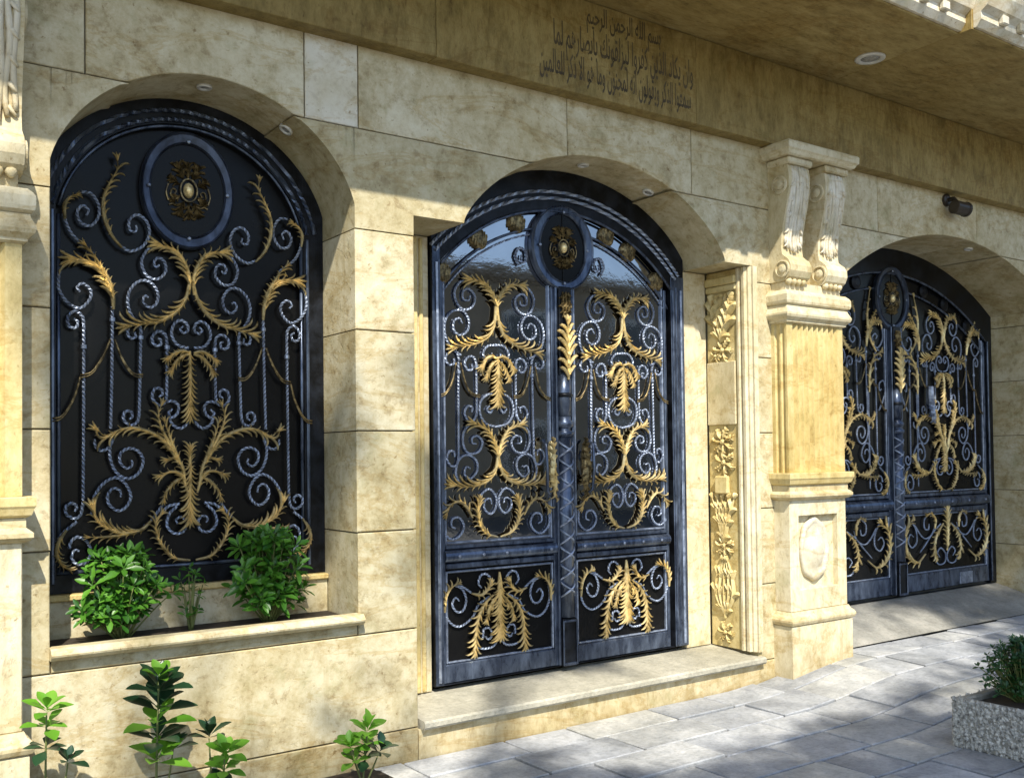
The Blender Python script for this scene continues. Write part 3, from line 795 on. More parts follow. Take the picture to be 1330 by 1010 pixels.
# ------------------------------------------------------------------ window sill and planting box
sill = MB()
prof = [(0.03, 0.797), (-0.035, 0.797)] + [(-0.035 - 0.022 * math.sin(math.pi * i / 6), 0.797 + 0.05 * i / 6) for i in range(1, 6)] + [(-0.035, 0.847), (0.03, 0.847)]
sill.loft([[(x, y, z) for y, z in prof] for x in (0.805, 2.212)])
sill.build('window_sill', 'pale_stone', facade, fix=True)
MB().box(0.815, 2.198, 0.345, 0.46, 0.80, 0.985, 0.003).build('planter_back_wall', 'travertine', facade)
MB().box(0.815, 2.198, 0.325, 0.46, 0.986, 1.015, 0.006).build('planter_ledge', 'carved_stone', facade)
MB().box(0.82, 2.195, 0.032, 0.344, 0.798, 0.822, 0.004).build('planter_soil', 'soil', facade)['kind'] = 'stuff'

# ------------------------------------------------------------------ door surround
thr = MB()
thr.loft([[(x, y, z) for y, z in ((-0.035, 0.228), (-0.045, 0.24), (-0.045, 0.262), (-0.035, 0.272), (0.43, 0.302), (0.43, 0.228))] for x in (2.545, 5.125)])
thr.build('threshold', 'threshold', facade, fix=True)
MB().box(2.535, 5.105, 0.0, 0.10, -0.15, 0.226, 0.003).build('threshold_riser', 'pale_stone', facade)
MB().box(2.545, 2.838, 0.377, 0.50, 0.304, 2.842, 0.004).build('surround_strip', 'pale_stone', facade)
for x0, x1, yf in ((2.60, 2.625, 0.362), (2.72, 2.76, 0.358), (2.775, 2.80, 0.365)):
    MB().box(x0, x1, yf, 0.380, 0.31, 2.83, 0.006).build('surround_bead', 'carved_stone', facade)
MB().box(4.818, 5.052, 0.377, 0.50, 0.304, 2.842, 0.004).build('surround_strip', 'pale_stone', facade)
# right jamb: carved panel and stepped moulding
MB().box(5.062, 5.097, 0.108, 0.376, 0.304, 2.842, 0.003).build('carved_panel', 'carved_stone', facade)
MB().box(5.044, 5.061, 0.116, 0.368, 1.80, 2.225, 0.004).build('plain_tablet', 'pale_stone', facade)
MB().box(5.030, 5.061, 0.10, 0.372, 2.745, 2.80, 0.008).build('panel_cornice', 'carved_stone', facade)
MB().box(5.040, 5.061, 0.10, 0.372, 2.70, 2.742, 0.008).build('panel_cornice', 'carved_stone', facade)
mould = [(5.098, 0.106), (5.060, 0.106), (5.048, 0.098), (5.048, 0.082), (5.066, 0.074), (5.066, 0.066), (5.052, 0.056), (5.052, 0.034), (5.070, 0.026), (5.070, 0.012), (5.084, -0.004), (5.084, -0.018), (5.125, -0.018), (5.125, -0.002), (5.098, -0.002)]
mm = MB(); mm.loft([[(x, y, z) for x, y in mould] for z in (0.304, 2.842)])
mm.build('jamb_moulding', 'pale_stone', facade, fix=True)
MJ = lambda u, v, d: (5.061 - d, u, v)
carv = []
def carve(pts, L, n, side='B', rs=0.010, fat=1.9, rise=0.014):
    m = MB(); acanthus(m, pts, L * 0.62, n + 2, side, MJ, rs, fat, rise * 0.75); carv.append(m)
def rosette(mp, cu, cv, r, n, mb, a0=0.0):
    for k in range(n):
        a = a0 + 2 * math.pi * k / n
        acanthus(mb, [(cu + 0.25 * r * math.cos(a), cv + 0.25 * r * math.sin(a)), (cu + 0.6 * r * math.cos(a + 0.08), cv + 0.6 * r * math.sin(a + 0.08)), (cu + r * math.cos(a + 0.18), cv + r * math.sin(a + 0.18))], r * 0.26, 3, 'B', mp, r * 0.12, 2.0, 0.010)
    c = [mp(cu + 0.22 * r * math.cos(t), cv + 0.22 * r * math.sin(t), 0.012) for t in [2 * math.pi * i / 10 for i in range(10)]]
    top = [mp(cu + 0.1 * r * math.cos(t), cv + 0.1 * r * math.sin(t), 0.026) for t in [2 * math.pi * i / 10 for i in range(10)]]
    mb.loft([c, top])
u0 = 0.242
# upper carving: tulip leaves rising from a posy
for s, z0, z1, w in ((-1, 2.36, 2.66, 0.09), (1, 2.36, 2.66, 0.085), (-1, 2.36, 2.60, 0.045), (1, 2.36, 2.62, 0.03)):
    carve([(u0, z0), (u0 + s * w * 0.75, (z0 + z1) / 2), (u0 + s * w, z1)], 0.12, 3, 'B', 0.015, 2.6)
for k in range(5):
    carve([(u0 - 0.08 + 0.04 * k, 2.60), (u0 - 0.085 + 0.042 * k, 2.685)], 0.05, 2, 'B', 0.012, 2.6)
m = MB(); rosette(MJ, u0 - 0.01, 2.305, 0.09, 6, m); carv.append(m)
m = MB(); rosette(MJ, u0 + 0.05, 2.27, 0.05, 5, m, 0.4); carv.append(m)
# lower carving
m = MB(); rosette(MJ, u0, 1.685, 0.10, 7, m); carv.append(m)
m = MB(); rosette(MJ, u0 - 0.01, 1.545, 0.095, 6, m, 0.3); carv.append(m)
for s in (-1, -0.45, 0.1, 0.6, 1.05):
    carve([(u0, 1.00), (u0 + s * 0.04, 1.16), (u0 + s * 0.10, 1.32)], 0.09, 2, 'B', 0.013, 2.2)
m = MB(); rosette(MJ, u0, 0.985, 0.085, 7, m); carv.append(m)
m = MB(); rosette(MJ, u0, 0.985, 0.045, 5, m, 0.3); carv.append(m)
for s in (-1, -0.5, 0.55, 1.0):
    carve([(u0, 0.52), (u0 + s * 0.075, 0.66), (u0 + s * 0.06, 0.80), (u0 + s * 0.02, 0.90)], 0.085, 3, 'B', 0.013, 2.2)
carve([(u0, 0.50), (u0 + 0.004, 0.72), (u0, 0.90)], 0.06, 3, 'B', 0.012, 2.0)
m = MB(); rosette(MJ, u0, 0.405, 0.075, 6, m); carv.append(m)
MB().box(5.030, 5.061, u0 - 0.055, u0 + 0.06, 1.335, 1.455, 0.008).build('carved_vase', 'carved_stone', facade)
for m in carv: m.build('carved_flower', 'carved_stone', facade)

# ------------------------------------------------------------------ pilasters
def pilaster(xc, label):
    root = thing('pilaster', label, 'pilaster', (xc, 0.0, 0.10), 'fluted pilasters with scrolled brackets')
    HALF, YF = 0.296, -0.130
    def rings(name, prof, mat='pale_stone', half=HALF, yf=YF):
        m = MB()
        m.loft([[(xc - half - o, 0.004, z), (xc - half - o, yf - o, z), (xc + half + o, yf - o, z), (xc + half + o, 0.004, z)] for o, z in prof])
        return m.build(name, mat, root, fix=True)
    rings('plinth', [(0.022, 0.0), (0.022, 0.46), (0.018, 0.465)], 'pale_stone')
    rings('base_moulding', [(0.020, 0.467), (0.032, 0.475), (0.040, 0.492), (0.040, 0.505), (0.030, 0.522), (0.014, 0.535), (0.006, 0.556)])
    # pedestal with a sunk panel
    z0, z1, px0, px1, pz0, pz1 = 0.557, 1.292, xc - 0.205, xc + 0.205, 0.70, 1.185
    p = MB()
    p.box(xc - HALF, px0, YF, 0.004, z0, z1, 0.004)
    p.box(px1, xc + HALF, YF, 0.004, z0, z1, 0.004)
    p.box(px0 - 0.003, px1 + 0.003, YF + 0.0005, 0.004, z0 + 0.0005, pz0, 0.004)
    p.box(px0 - 0.003, px1 + 0.003, YF + 0.0005, 0.004, pz1, z1 - 0.0005, 0.004)
    p.box(px0 - 0.003, px1 + 0.003, YF + 0.045, 0.004, pz0 - 0.003, pz1 + 0.003, 0.001)
    p.build('pedestal', 'pale_stone', root)
    # scalloped oval cartouche in the panel
    c = MB(); n = 40
    loops = []
    for k, (s, d) in enumerate(((1.0, 0.0), (1.0, 0.018), (0.93, 0.034), (0.80, 0.026), (0.74, 0.020), (0.55, 0.036), (0.25, 0.046))):
        lp = []
        for j in range(n):
            a = 2 * math.pi * j / n
            w = 1.0 + (0.030 * math.cos(8 * a) + 0.012 * math.cos(3 * a + 1)) * (1 if s > 0.7 else 0.3)
            lp.append((xc - 0.015 + 0.150 * s * w * math.cos(a), YF + 0.046 - d, 0.955 + 0.215 * s * w * math.sin(a)))
        loops.append(lp)
    c.loft(loops); c.build('cartouche', 'white_stone', root, smooth=True, fix=True)
    rings('pedestal_cap', [(0.004, 1.290), (0.026, 1.300), (0.036, 1.312), (0.036, 1.330), (0.022, 1.342), (0.012, 1.350), (0.012, 1.388)])
    rings('pedestal_cap', [(0.014, 1.390), (0.030, 1.400), (0.038, 1.425), (0.044, 1.435), (0.044, 1.468), (0.040, 1.472)], 'carved_stone')
    # fluted shaft
    pr = [(xc - HALF, 0.004), (xc - HALF, -0.028), (xc - HALF + 0.011, -0.036), (xc - HALF + 0.011, -0.058), (xc - HALF, -0.066), (xc - HALF, -0.078), (xc - HALF + 0.011, -0.086), (xc - HALF + 0.011, -0.104), (xc - HALF, -0.112), (xc - HALF, YF)]
    nfl = 9; a0, a1 = xc - HALF + 0.055, xc + HALF - 0.055; w = (a1 - a0) / nfl
    for k in range(nfl):
        s = a0 + k * w
        for i in range(7):
            t = i / 6
            pr.append((s + 0.005 + (w - 0.010) * t, YF + 0.026 * math.sin(math.pi * t)))
    pr += [(xc + HALF, YF), (xc + HALF, 0.004)]
    sh = MB(); sh.loft([[(x, y, z) for x, y in pr] for z in (1.473, 2.468)]); sh.build('fluted_shaft', 'carved_stone', root, fix=True)
    rings('neck_moulding', [(0.004, 2.466), (0.018, 2.474), (0.018, 2.484), (0.040, 2.505), (0.046, 2.520), (0.046, 2.532), (0.034, 2.556), (0.026, 2.574), (0.026, 2.582)])
    rings('neck_moulding', [(0.022, 2.584), (0.040, 2.596), (0.044, 2.612), (0.044, 2.652), (0.034, 2.668), (0.018, 2.684)])
    rings('neck_block', [(-0.012, 2.684), (-0.012, 2.742)])
    # two scrolled brackets
    prof = [(0.004, 3.535), (-0.150, 3.535), (-0.168, 3.50), (-0.176, 3.44), (-0.172, 3.36), (-0.155, 3.26), (-0.130, 3.16), (-0.108, 3.06), (-0.100, 2.98), (-0.108, 2.925),
            (-0.130, 2.905), (-0.158, 2.885), (-0.176, 2.850), (-0.176, 2.810), (-0.160, 2.772), (-0.130, 2.750), (-0.10, 2.744), (0.004, 2.744)]
    def yfront(z):
        P = prof[1:17]
        for (ya, za), (yb, zb) in zip(P[:-1], P[1:]):
            if zb <= z <= za: return yb + (ya - yb) * (z - zb) / max(1e-6, za - zb)
        return -0.1
    for bx in (xc - 0.192, xc + 0.192):
        hw = 0.108
        b = MB(); b.loft([[(x, y, z) for y, z in prof] for x in (bx - hw, bx + hw)])
        br = b.build('scroll_bracket', 'pale_stone', root, fix=True)
        for sx in (-1, 1):
            for (cy, cz, r) in ((-0.098, 3.385, 0.062), (-0.112, 2.825, 0.058)):
                v = MB(); v.lathe((bx + sx * (hw - 0.004), cy, cz), (sx, 0, 0), [(r, 0), (r, 0.016), (r * 0.86, 0.018), (r * 0.84, 0.008), (r * 0.55, 0.008), (r * 0.5, 0.018), (r * 0.25, 0.024)], 20)
                v.build('volute', 'pale_stone', br, smooth=False)
        tr = MB()
        for q in range(7):
            t = (q - 3) / 3.0
            top, low = 3.505, 2.945 + 0.05 * t * t
            pts = []
            for i in range(15):
                f = i / 14; z = top + (low - top) * f
                u = 0.074 * t * (0.92 + 0.12 * math.sin(math.pi * f)) + 0.006 * math.sin(9 * f + 2 * q) + 0.012 * t * max(0, f - 0.75) * 4
                pts.append((bx + u, yfront(z) + 0.002 - 0.006 * (1 - t * t) - 0.020 * max(0, f - 0.85) * 6 * 0.6, z))
            tr.tube(pts, 0.0125, 6, nrm=(0, 1, 0.01), taper=lambda f: 0.75 + 0.5 * math.sin(math.pi * (0.1 + 0.75 * f)) - 0.6 * max(0, f - 0.8))
        for sx in (-1, 1):
            for z in (3.40, 3.30, 3.20, 3.10, 3.01):
                pts = [(bx + sx * (0.060 + 0.030 * f), yfront(z - 0.05 * f) - 0.004 - 0.010 * math.sin(3 * f), z - 0.055 * f + 0.02 * f * f) for f in (0, .25, .5, .75, 1)]
                tr.tube(pts, 0.011, 6, nrm=(0, 1, 0.01), taper=lambda f: 1.1 - 0.7 * f)
        tr.build('acanthus_leaf', 'white_stone', br, smooth=True)
        fr = MB()
        for i in range(4):
            cxx = bx - hw + 0.025 + i * 0.049
            fr.lathe((cxx, -0.135, 2.752), (0, -0.35, -1), [(0.022, 0), (0.024, 0.014), (0.012, 0.030), (0.003, 0.034)], 8)
        fr.build('scalloped_fringe', 'pale_stone', br, smooth=True)
        MB().box(bx - hw - 0.016, bx + hw + 0.016, -0.192, 0.0, 3.515, 3.562, 0.010).build('bracket_cap', 'pale_stone', br)
    m = MB()
    m.loft([[(xc - 0.338 - o, 0.004, z), (xc - 0.338 - o, -0.205 - o, z), (xc + 0.338 + o, -0.205 - o, z), (xc + 0.338 + o, 0.004, z)] for o, z in ((0.0, 3.563), (0.012, 3.570), (0.022, 3.590), (0.034, 3.600), (0.036, 3.640), (0.030, 3.650))])
    m.build('abacus', 'pale_stone', root, fix=True)
    return root
pil = pilaster(5.572, 'fluted pilaster with twin scrolled brackets between the iron door and the far gate')
pil2 = copy_tree(pil)
pil2.location.x = 0.390
pil2['label'] = 'fluted pilaster with scrolled brackets at the left edge beside the window grille'

# ------------------------------------------------------------------ recessed lights and the fixture on the cornice
def downlight(p, axis, r, label):
    t = thing('recessed_light', label, 'spotlight', p, 'small recessed spotlights')
    m = MB(); m.lathe(p, axis, [(r, -0.004), (r, 0.006), (r * 0.92, 0.010), (r * 0.68, 0.010), (r * 0.62, 0.002), (r * 0.62, -0.004)], 20)
    m.build('trim_ring', 'chrome', t, smooth=True)
    m = MB(); m.lathe(p, axis, [(r * 0.6, -0.003), (r * 0.6, 0.003), (r * 0.3, 0.006)], 16)
    m.build('lens', 'lens', t, smooth=True)
def on_arc(fn, x, y, e=0.01):
    dz = (fn(x + e) - fn(x - e)) / (2 * e); n = Vector((dz, 0, -1)).normalized()
    return Vector((x, y, fn(x))) + n * 0.003, n
for fn, x, y, r, lb in ((WIN['fn'], 1.50, 0.135, 0.036, 'small spotlight at the top of the arch over the planted window'), (WIN['fn'], 1.915, 0.165, 0.036, 'small spotlight on the right slope of the arch over the planted window'),
                        (DOOR_ARC, 3.80, 0.165, 0.036, 'small spotlight at the top of the arch over the double door'), (DOOR_ARC, 4.33, 0.165, 0.036, 'small spotlight on the right slope of the arch over the double door'),
                        (GATE['fn'], 7.93, 0.12, 0.036, 'small spotlight in the arch over the far gate')):
    p, n = on_arc(fn, x, y); downlight(p, n, r, lb)
downlight(Vector((5.713, -0.50, 4.2005)), Vector((0, 0, -1)), 0.098, 'large white ringed spotlight set in the stone ceiling')
ct = thing('security_camera', 'dark brown cylindrical camera on a short bracket under the cornice', 'camera', (7.45, -0.06, 3.52))
m = MB(); m.lathe((7.355, -0.095, 3.525), (0.97, -0.12, -0.05), [(0.046, 0), (0.054, 0.004), (0.054, 0.130), (0.060, 0.133), (0.060, 0.150), (0.046, 0.154), (0.042, 0.145)], 18); m.build('housing', 'cctv', ct, smooth=False)
m = MB(); m.tube([(7.40, 0.0, 3.60), (7.40, -0.07, 3.60), (7.40, -0.10, 3.56)], 0.018, 8, nrm=(1, 0, 0)); m.build('bracket', 'cctv', ct)
m = MB(); m.lathe((7.40, 0.0, 3.60), (0, -1, 0), [(0.05, -0.002), (0.05, 0.02), (0.03, 0.028)], 14); m.build('wall_plate', 'cctv', ct)
# ------------------------------------------------------------------ wrought ironwork
def iron_pattern(pattern, axis, yb, parent, both=True, fu=lambda u: u, fv=lambda v: v, keep=lambda pts: True, r=0.0074, names=('scroll', 'twisted_bar', 'acanthus_leaf', 'swag')):
    """half pattern (u from the axis, v height); the other half shares its meshes, mirrored"""
    o0 = origin_of(parent)
    mp = lambda u, v, d: (axis + u, yb - d, v)
    for e in pattern:
        kind, pts = e[0], [(fu(u), fv(v)) for u, v in e[1]]
        if not keep(e[1]): continue
        mb = MB()
        if kind == 'S':
            rope(mb, pts, mp, r); name, mat = names[0], 'wrought'
        elif kind == 'B':
            rope(mb, pts, mp, r * 0.95, 0.007, False)
            for f in (0.12,):
                S = smooth_path(pts, 0.02); q = S[int(f * (len(S) - 1))]
                mb.lathe(mp(q.x, q.y - 0.012, 0), (0, 0, 1), [(r * 0.9, 0), (r * 1.7, 0.003), (r * 1.7, 0.019), (r * 0.9, 0.022)], 8)
            name, mat = names[1], 'wrought'
        elif kind in 'LC':
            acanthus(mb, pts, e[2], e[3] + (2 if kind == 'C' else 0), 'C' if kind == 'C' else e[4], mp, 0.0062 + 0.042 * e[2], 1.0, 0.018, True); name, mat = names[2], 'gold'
        elif kind == 'W':
            S = smooth_path(pts, 0.012)
            for dv, rr in ((0.0, 0.0052), (-0.013, 0.0042)):
                mb.tube([mp(p.x, p.y + dv * (0.3 + 0.7 * i / len(S)), 0.006) for i, p in enumerate(S)], rr, 5)
            name, mat = names[3], 'bronze'
        ob = mb.build(name, mat, parent, smooth=(kind == 'W'))
        if both and kind != 'C':
            m = ob.copy(); COL.objects.link(m); m.parent = parent
            m.scale.x = -1.0; m.location.x = 2 * (axis - o0.x)

def medallion(root, cx, cz, yb, ro, ri, split, ringmat='iron_mid'):
    """oval: flat ring with beaded edges, dark disc, filigree, gilded boss; ro, ri = (half width, half height)"""
    n = 56
    m = MB(); loops = []
    for s, d in ((0.0, 0.004), (0.0, 0.014), (0.10, 0.024), (0.20, 0.013), (0.76, 0.017), (0.86, 0.026), (1.0, 0.012), (1.0, -0.02)):
        lp = []
        for j in range(n):
            a = 2 * math.pi * j / n
            rx = ri[0] + (ro[0] - ri[0]) * s; rz = ri[1] + (ro[1] - ri[1]) * s
            lp.append((cx + rx * math.cos(a), yb - d, cz + rz * math.sin(a)))
        loops.append(lp)
    m.loft(loops, cap=False); ring = m.build('medallion_ring', ringmat, root, smooth=False)
    for a in (0, 90, 180, 270):
        q = MB(); q.lathe((cx + (ri[0] + 0.012) * math.cos(R(a)), yb - 0.022, cz + (ri[1] + 0.012) * math.sin(R(a))), (0, -1, 0), [(0.009, 0), (0.009, 0.004), (0.004, 0.008)], 8); q.build('rivet', 'wrought', ring)
    d = MB(); d.lathe((cx, yb, cz), (0, -1, 0), [(1.0, -0.01), (1.0, 0.006)], n, ri[0] + 0.001, ri[1] + 0.001, (1, 0, 0))
    disc = d.build('medallion_disc', 'panel', root)
    mp = lambda u, v, dd: (cx + u, yb - 0.007 - dd, cz + v)
    k = ri[1] / 0.21; kx = ri[0] / 0.175
    f = MB()
    ringp = [mp(0.040 * kx * math.cos(t), 0.052 * k * math.sin(t), 0.012) for t in [2 * math.pi * i / 22 for i in range(23)]]
    f.tube(ringp, 0.0045, 6, ends=False)
    for s in (-1, 1):
        for pts in ([(s * 0.045 * kx, -0.035 * k), (s * 0.065 * kx, -0.045 * k), (s * 0.085 * kx, -0.025 * k), (s * 0.075 * kx, 0.0), (s * 0.058 * kx, -0.008 * k), (s * 0.066 * kx, -0.024 * k)],
                    [(s * 0.03 * kx, -0.06 * k), (s * 0.055 * kx, -0.075 * k), (s * 0.075 * kx, -0.068 * k), (s * 0.092 * kx, -0.075 * k)],
                    [(s * 0.095 * kx, 0.02 * k), (s * 0.105 * kx, -0.02 * k), (s * 0.095 * kx, -0.055 * k)]):
            f.tube([mp(p.x, p.y, 0.006) for p in smooth_path(pts, 0.008)], 0.0038, 5)
        for a, l in ((25, 0.055), (62, 0.07), (-28, 0.05), (-62, 0.065)):
            c, sn = math.cos(R(a)), math.sin(R(a))
            acanthus(f, [(s * 0.048 * kx * c, 0.06 * k * sn), (s * (0.048 + l * 0.5) * kx * c, (0.06 + l * 0.5) * k * sn), (s * (0.048 + l * 0.8) * kx * c, (0.06 + l) * k * sn)], 0.042, 3, 'B', mp, 0.0045, 1.1, 0.010)
    for sg in (1, -1):
        acanthus(f, [(0, sg * 0.058 * k), (0, sg * 0.085 * k), (0, sg * 0.125 * k)], 0.035, 4, 'B', mp, 0.005, 1.0, 0.01)
    f.build('filigree', 'bronze', disc)
    b = MB(); b.lathe(mp(0, 0, 0), (0, -1, 0), [(1.0, 0.0), (0.95, 0.012), (0.75, 0.024), (0.4, 0.031), (0.1, 0.034)], 20, 0.026 * kx, 0.036 * k, (1, 0, 0))
    b.build('boss', 'gold_solid', disc, smooth=True)
    if split:
        s = MB(); s.box(cx - 0.004, cx + 0.004, yb - 0.012, yb - 0.004, cz - ri[1], cz + ri[1], 0.001); s.build('meeting_joint', 'panel', disc)

def bar_frame(mb, x0, x1, z0, z1, y0, y1, w, wb=None, wt=None):
    wb = wb or w; wt = wt or w
    mb.box(x0, x0 + w, y0, y1, z0, z1, 0.005); mb.box(x1 - w, x1, y0, y1, z0, z1, 0.005)
    mb.box(x0 + w + 0.001, x1 - w - 0.001, y0 + 0.001, y1, z0, z0 + wb, 0.005)
    if wt > 0: mb.box(x0 + w + 0.001, x1 - w - 0.001, y0 + 0.001, y1, z1 - wt, z1, 0.005)

def plate(name, x0, x1, outer, inner, ix0, ix1, zb, izb, y0, y1, mat, parent, bev=0.006, n=60):
    xs = sorted({x0, x1, ix0, ix1} | {x0 + (x1 - x0) * (0.5 - 0.5 * math.cos(math.pi * i / n)) for i in range(n + 1)} | {ix0 + (ix1 - ix0) * (0.5 - 0.5 * math.cos(math.pi * i / n)) for i in range(n + 1)})
    def fn(x):
        if ix0 < x < ix1: return [(zb, izb), (inner(x), outer(x))]
        return [(zb, outer(x))]
    return solid_strips(name, xs, fn, y0, y1, mat, parent, bev)

# --- window grille
gw = thing('window_grille', 'arched black window panel with gilded wrought iron scrolls and an oval medallion', 'window grille', (1.506, 0.40, 1.018))
w_in = arc_fn(1.4965, 0.593, 2.752, 3.225, 0.15)
w_out = lambda x: WIN['fn'](x) - 0.002
def w_panel(x): return [(1.04, w_in(x) + 0.03)]
solid_strips('backing_panel', [0.86 + 1.28 * (0.5 - 0.5 * math.cos(math.pi * i / 40)) for i in range(41)], lambda x: [(1.04, w_in(min(max(x, 0.904), 2.089)) + 0.02)], 0.405, 0.43, 'panel', gw, 0)
plate('frame', 0.815, 2.197, w_out, w_in, 0.9035, 2.0895, 1.018, 1.098, 0.372, 0.455, 'iron_dark', gw)
fb = MB()
fb.tube([(0.915, 0.378, 1.112), (0.915, 0.378, 2.72)], 0.009, 8, nrm=(1, 0, 0)); fb.tube([(2.078, 0.378, 1.112), (2.078, 0.378, 2.72)], 0.009, 8, nrm=(1, 0, 0))
fb.tube([(0.906, 0.378, 1.108), (2.087, 0.378, 1.108)], 0.009, 8, nrm=(0, 0, 1))
fb.build('frame_bead', 'iron', gw, smooth=True)
fb = MB(); fb.box(0.8805, 0.897, 0.360, 0.3735, 1.06, 2.74, 0.004); fb.box(2.10, 2.116, 0.360, 0.3735, 1.06, 2.74, 0.004)
fb.build('frame_strip', 'iron', gw)
for off in (0.018, 0.062):
    mb = MB(); pts = arc_pts(lambda x: w_in(x), 0.9045, 2.0885, 120, -off)
    mb.tube([(x, 0.366, z) for x, z in pts], 0.011, 4, 2 * math.pi / 0.06, (0, 1, 0)); mb.build('rope_trim', 'iron', gw)
mb = MB(); mb.tube([(x, 0.374, z) for x, z in arc_pts(lambda x: w_in(x), 0.9045, 2.0885, 60, 0.012)], 0.008, 6); mb.build('arch_bead', 'iron', gw, smooth=True)
medallion(gw, 1.4950, 2.905, 0.375, (0.224, 0.285), (0.176, 0.222), False)
iron_pattern(WINDOW_IRON, 1.506, 0.365, gw)

# --- double doors (near door and far gate are built from the same parts)
def centre_post(root, x, yb, z0, z1, k=1.0):
    r = 0.050 * k
    H = lambda f: z0 + (z1 - z0) * f
    m = MB(); m.lathe((x, yb, H(0.125)), (0, 0, 1), [(r, 0), (r, H(0.60) - H(0.125))], 14); post = m.build('centre_post', 'iron', root, smooth=True)
    m = MB(); m.lathe((x, yb, H(0.655)), (0, 0, 1), [(r * 0.94, 0), (r * 0.94, H(0.77) - H(0.655))], 14); m.build('post_collar', 'iron', post, smooth=True)
    m = MB(); m.lathe((x, yb, H(0.60)), (0, 0, 1), [(r, 0), (r * 1.2, 0.006), (r * 1.25, 0.03), (r * 0.8, 0.042), (r * 0.8, 0.055), (r * 1.2, 0.067), (r * 1.22, 0.092), (r * 0.85, 0.105), (r * 0.9, H(0.655) - H(0.60))], 14); m.build('post_ring', 'iron', post, smooth=True)
    m = MB(); m.lathe((x, yb, H(0.705)), (0, 0, 1), [(r * 0.9, 0), (r * 1.15, 0.008), (r * 1.15, 0.02), (r * 0.9, 0.03)], 14); m.build('post_ring', 'iron_dark', post, smooth=True)
    m = MB(); lo, hi = H(0.175), H(0.59)
    turns = 9.0
    for sg, ph in ((1, 0.0), (-1, math.pi), (1, math.pi), (-1, 0.0)):
        pts = []
        for i in range(140):
            f = i / 139; a = ph + sg * f * turns * math.pi
            pts.append((x + (r + 0.002) * math.cos(a), yb + (r + 0.002) * math.sin(a), lo + (hi - lo) * f))
        m.tube(pts, 0.0062 * k, 5, nrm=(0, 0, 1))
    for i in range(9):
        m.lathe((x, yb - r, lo + (hi - lo) * (i + 0.5) / 9), (0, -1, 0), [(0.010 * k, 0), (0.010 * k, 0.004), (0.003, 0.010)], 8)
    m.build('diamond_lattice', 'wrought', post)
    m = MB(); m.box(x - r * 1.05, x + r * 1.05, yb - r * 0.72, yb + 0.05, z0 - 0.006, H(0.122), 0.004); m.build('lock_box', 'iron_dark', post)
    bx = MB(); bar_frame(bx, x - r * 1.15, x + r * 1.15, z0 - 0.004, H(0.118), yb - r * 0.92, yb - r * 0.70, 0.012, 0.02, 0.014); bx.build('lock_frame', 'iron', post)
    m = MB(); m.box(x - r * 0.95, x + r * 0.95, yb - 0.028, yb + 0.02, H(0.765), z1, 0.004); m.build('post_plate', 'iron_dark', post)
    mp = lambda u, v, d: (x + u, yb - 0.040 - d, v)
    m = MB(); acanthus(m, [(0, H(0.752)), (0, H(0.81)), (0, H(0.905))], 0.085, 9, 'B', mp, 0.010, 1.3, 0.022)
    m.build('acanthus_leaf', 'gold', post)
    m = MB(); mp2 = lambda u, v, d: (x + u, yb - 0.026 - d, v)
    for u in (-0.022, 0.0, 0.022):
        acanthus(m, [(u, H(0.985)), (u * 1.1, H(0.95)), (u * 0.7, H(0.92))], 0.03, 3, 'B', mp2, 0.006, 1.4, 0.012)
    m.box(x - r * 0.9, x + r * 0.9, yb - 0.040, yb - 0.027, H(0.944), H(0.951), 0.002)
    m.build('acanthus_leaf', 'bronze', post)
    for sx in (-1, 1):
        m = MB(); m.box(x + sx * (r + 0.012) - 0.008, x + sx * (r + 0.012) + 0.008, yb - 0.02, yb + 0.03, z0, z1, 0.004); m.build('meeting_strip', 'iron', post)

def handle(root, x, z0, z1, yb, s, mat='gold'):
    h = MB(); c = (z0 + z1) / 2
    h.tube([(x - s * 0.045, yb - 0.01, z1 - 0.005), (x - s * 0.052, yb - 0.045, z1 - 0.03), (x - s * 0.05, yb - 0.055, c), (x - s * 0.045, yb - 0.045, z0 + 0.05), (x + s * 0.02, yb - 0.02, z0 + 0.005)], 0.010, 6, nrm=(1, 0, 0))
    hb = h.build('handle', 'iron', root, smooth=True)
    mp = lambda u, v, d: (x + u, yb - 0.030 - d, v)
    g = MB()
    acanthus(g, [(0.0, z0 + 0.08), (-s * 0.012, c - 0.03), (0, c + 0.08), (s * 0.005, z1)], 0.042, 9, 'B', mp, 0.018, 1.2, 0.030)
    acanthus(g, [(0.0, c + 0.05), (s * 0.012, c - 0.08), (s * 0.008, z0 + 0.03), (s * 0.03, z0)], 0.040, 8, 'B', mp, 0.016, 1.2, 0.026)
    g.lathe((x, yb - 0.028, z0 + 0.07), (0, 0, 1), [(0.012, 0), (0.022, 0.03), (0.030, 0.12), (0.026, 0.2), (0.020, z1 - z0 - 0.11), (0.010, z1 - z0 - 0.08)], 8)
    g.build('handle_leaf', mat, hb)

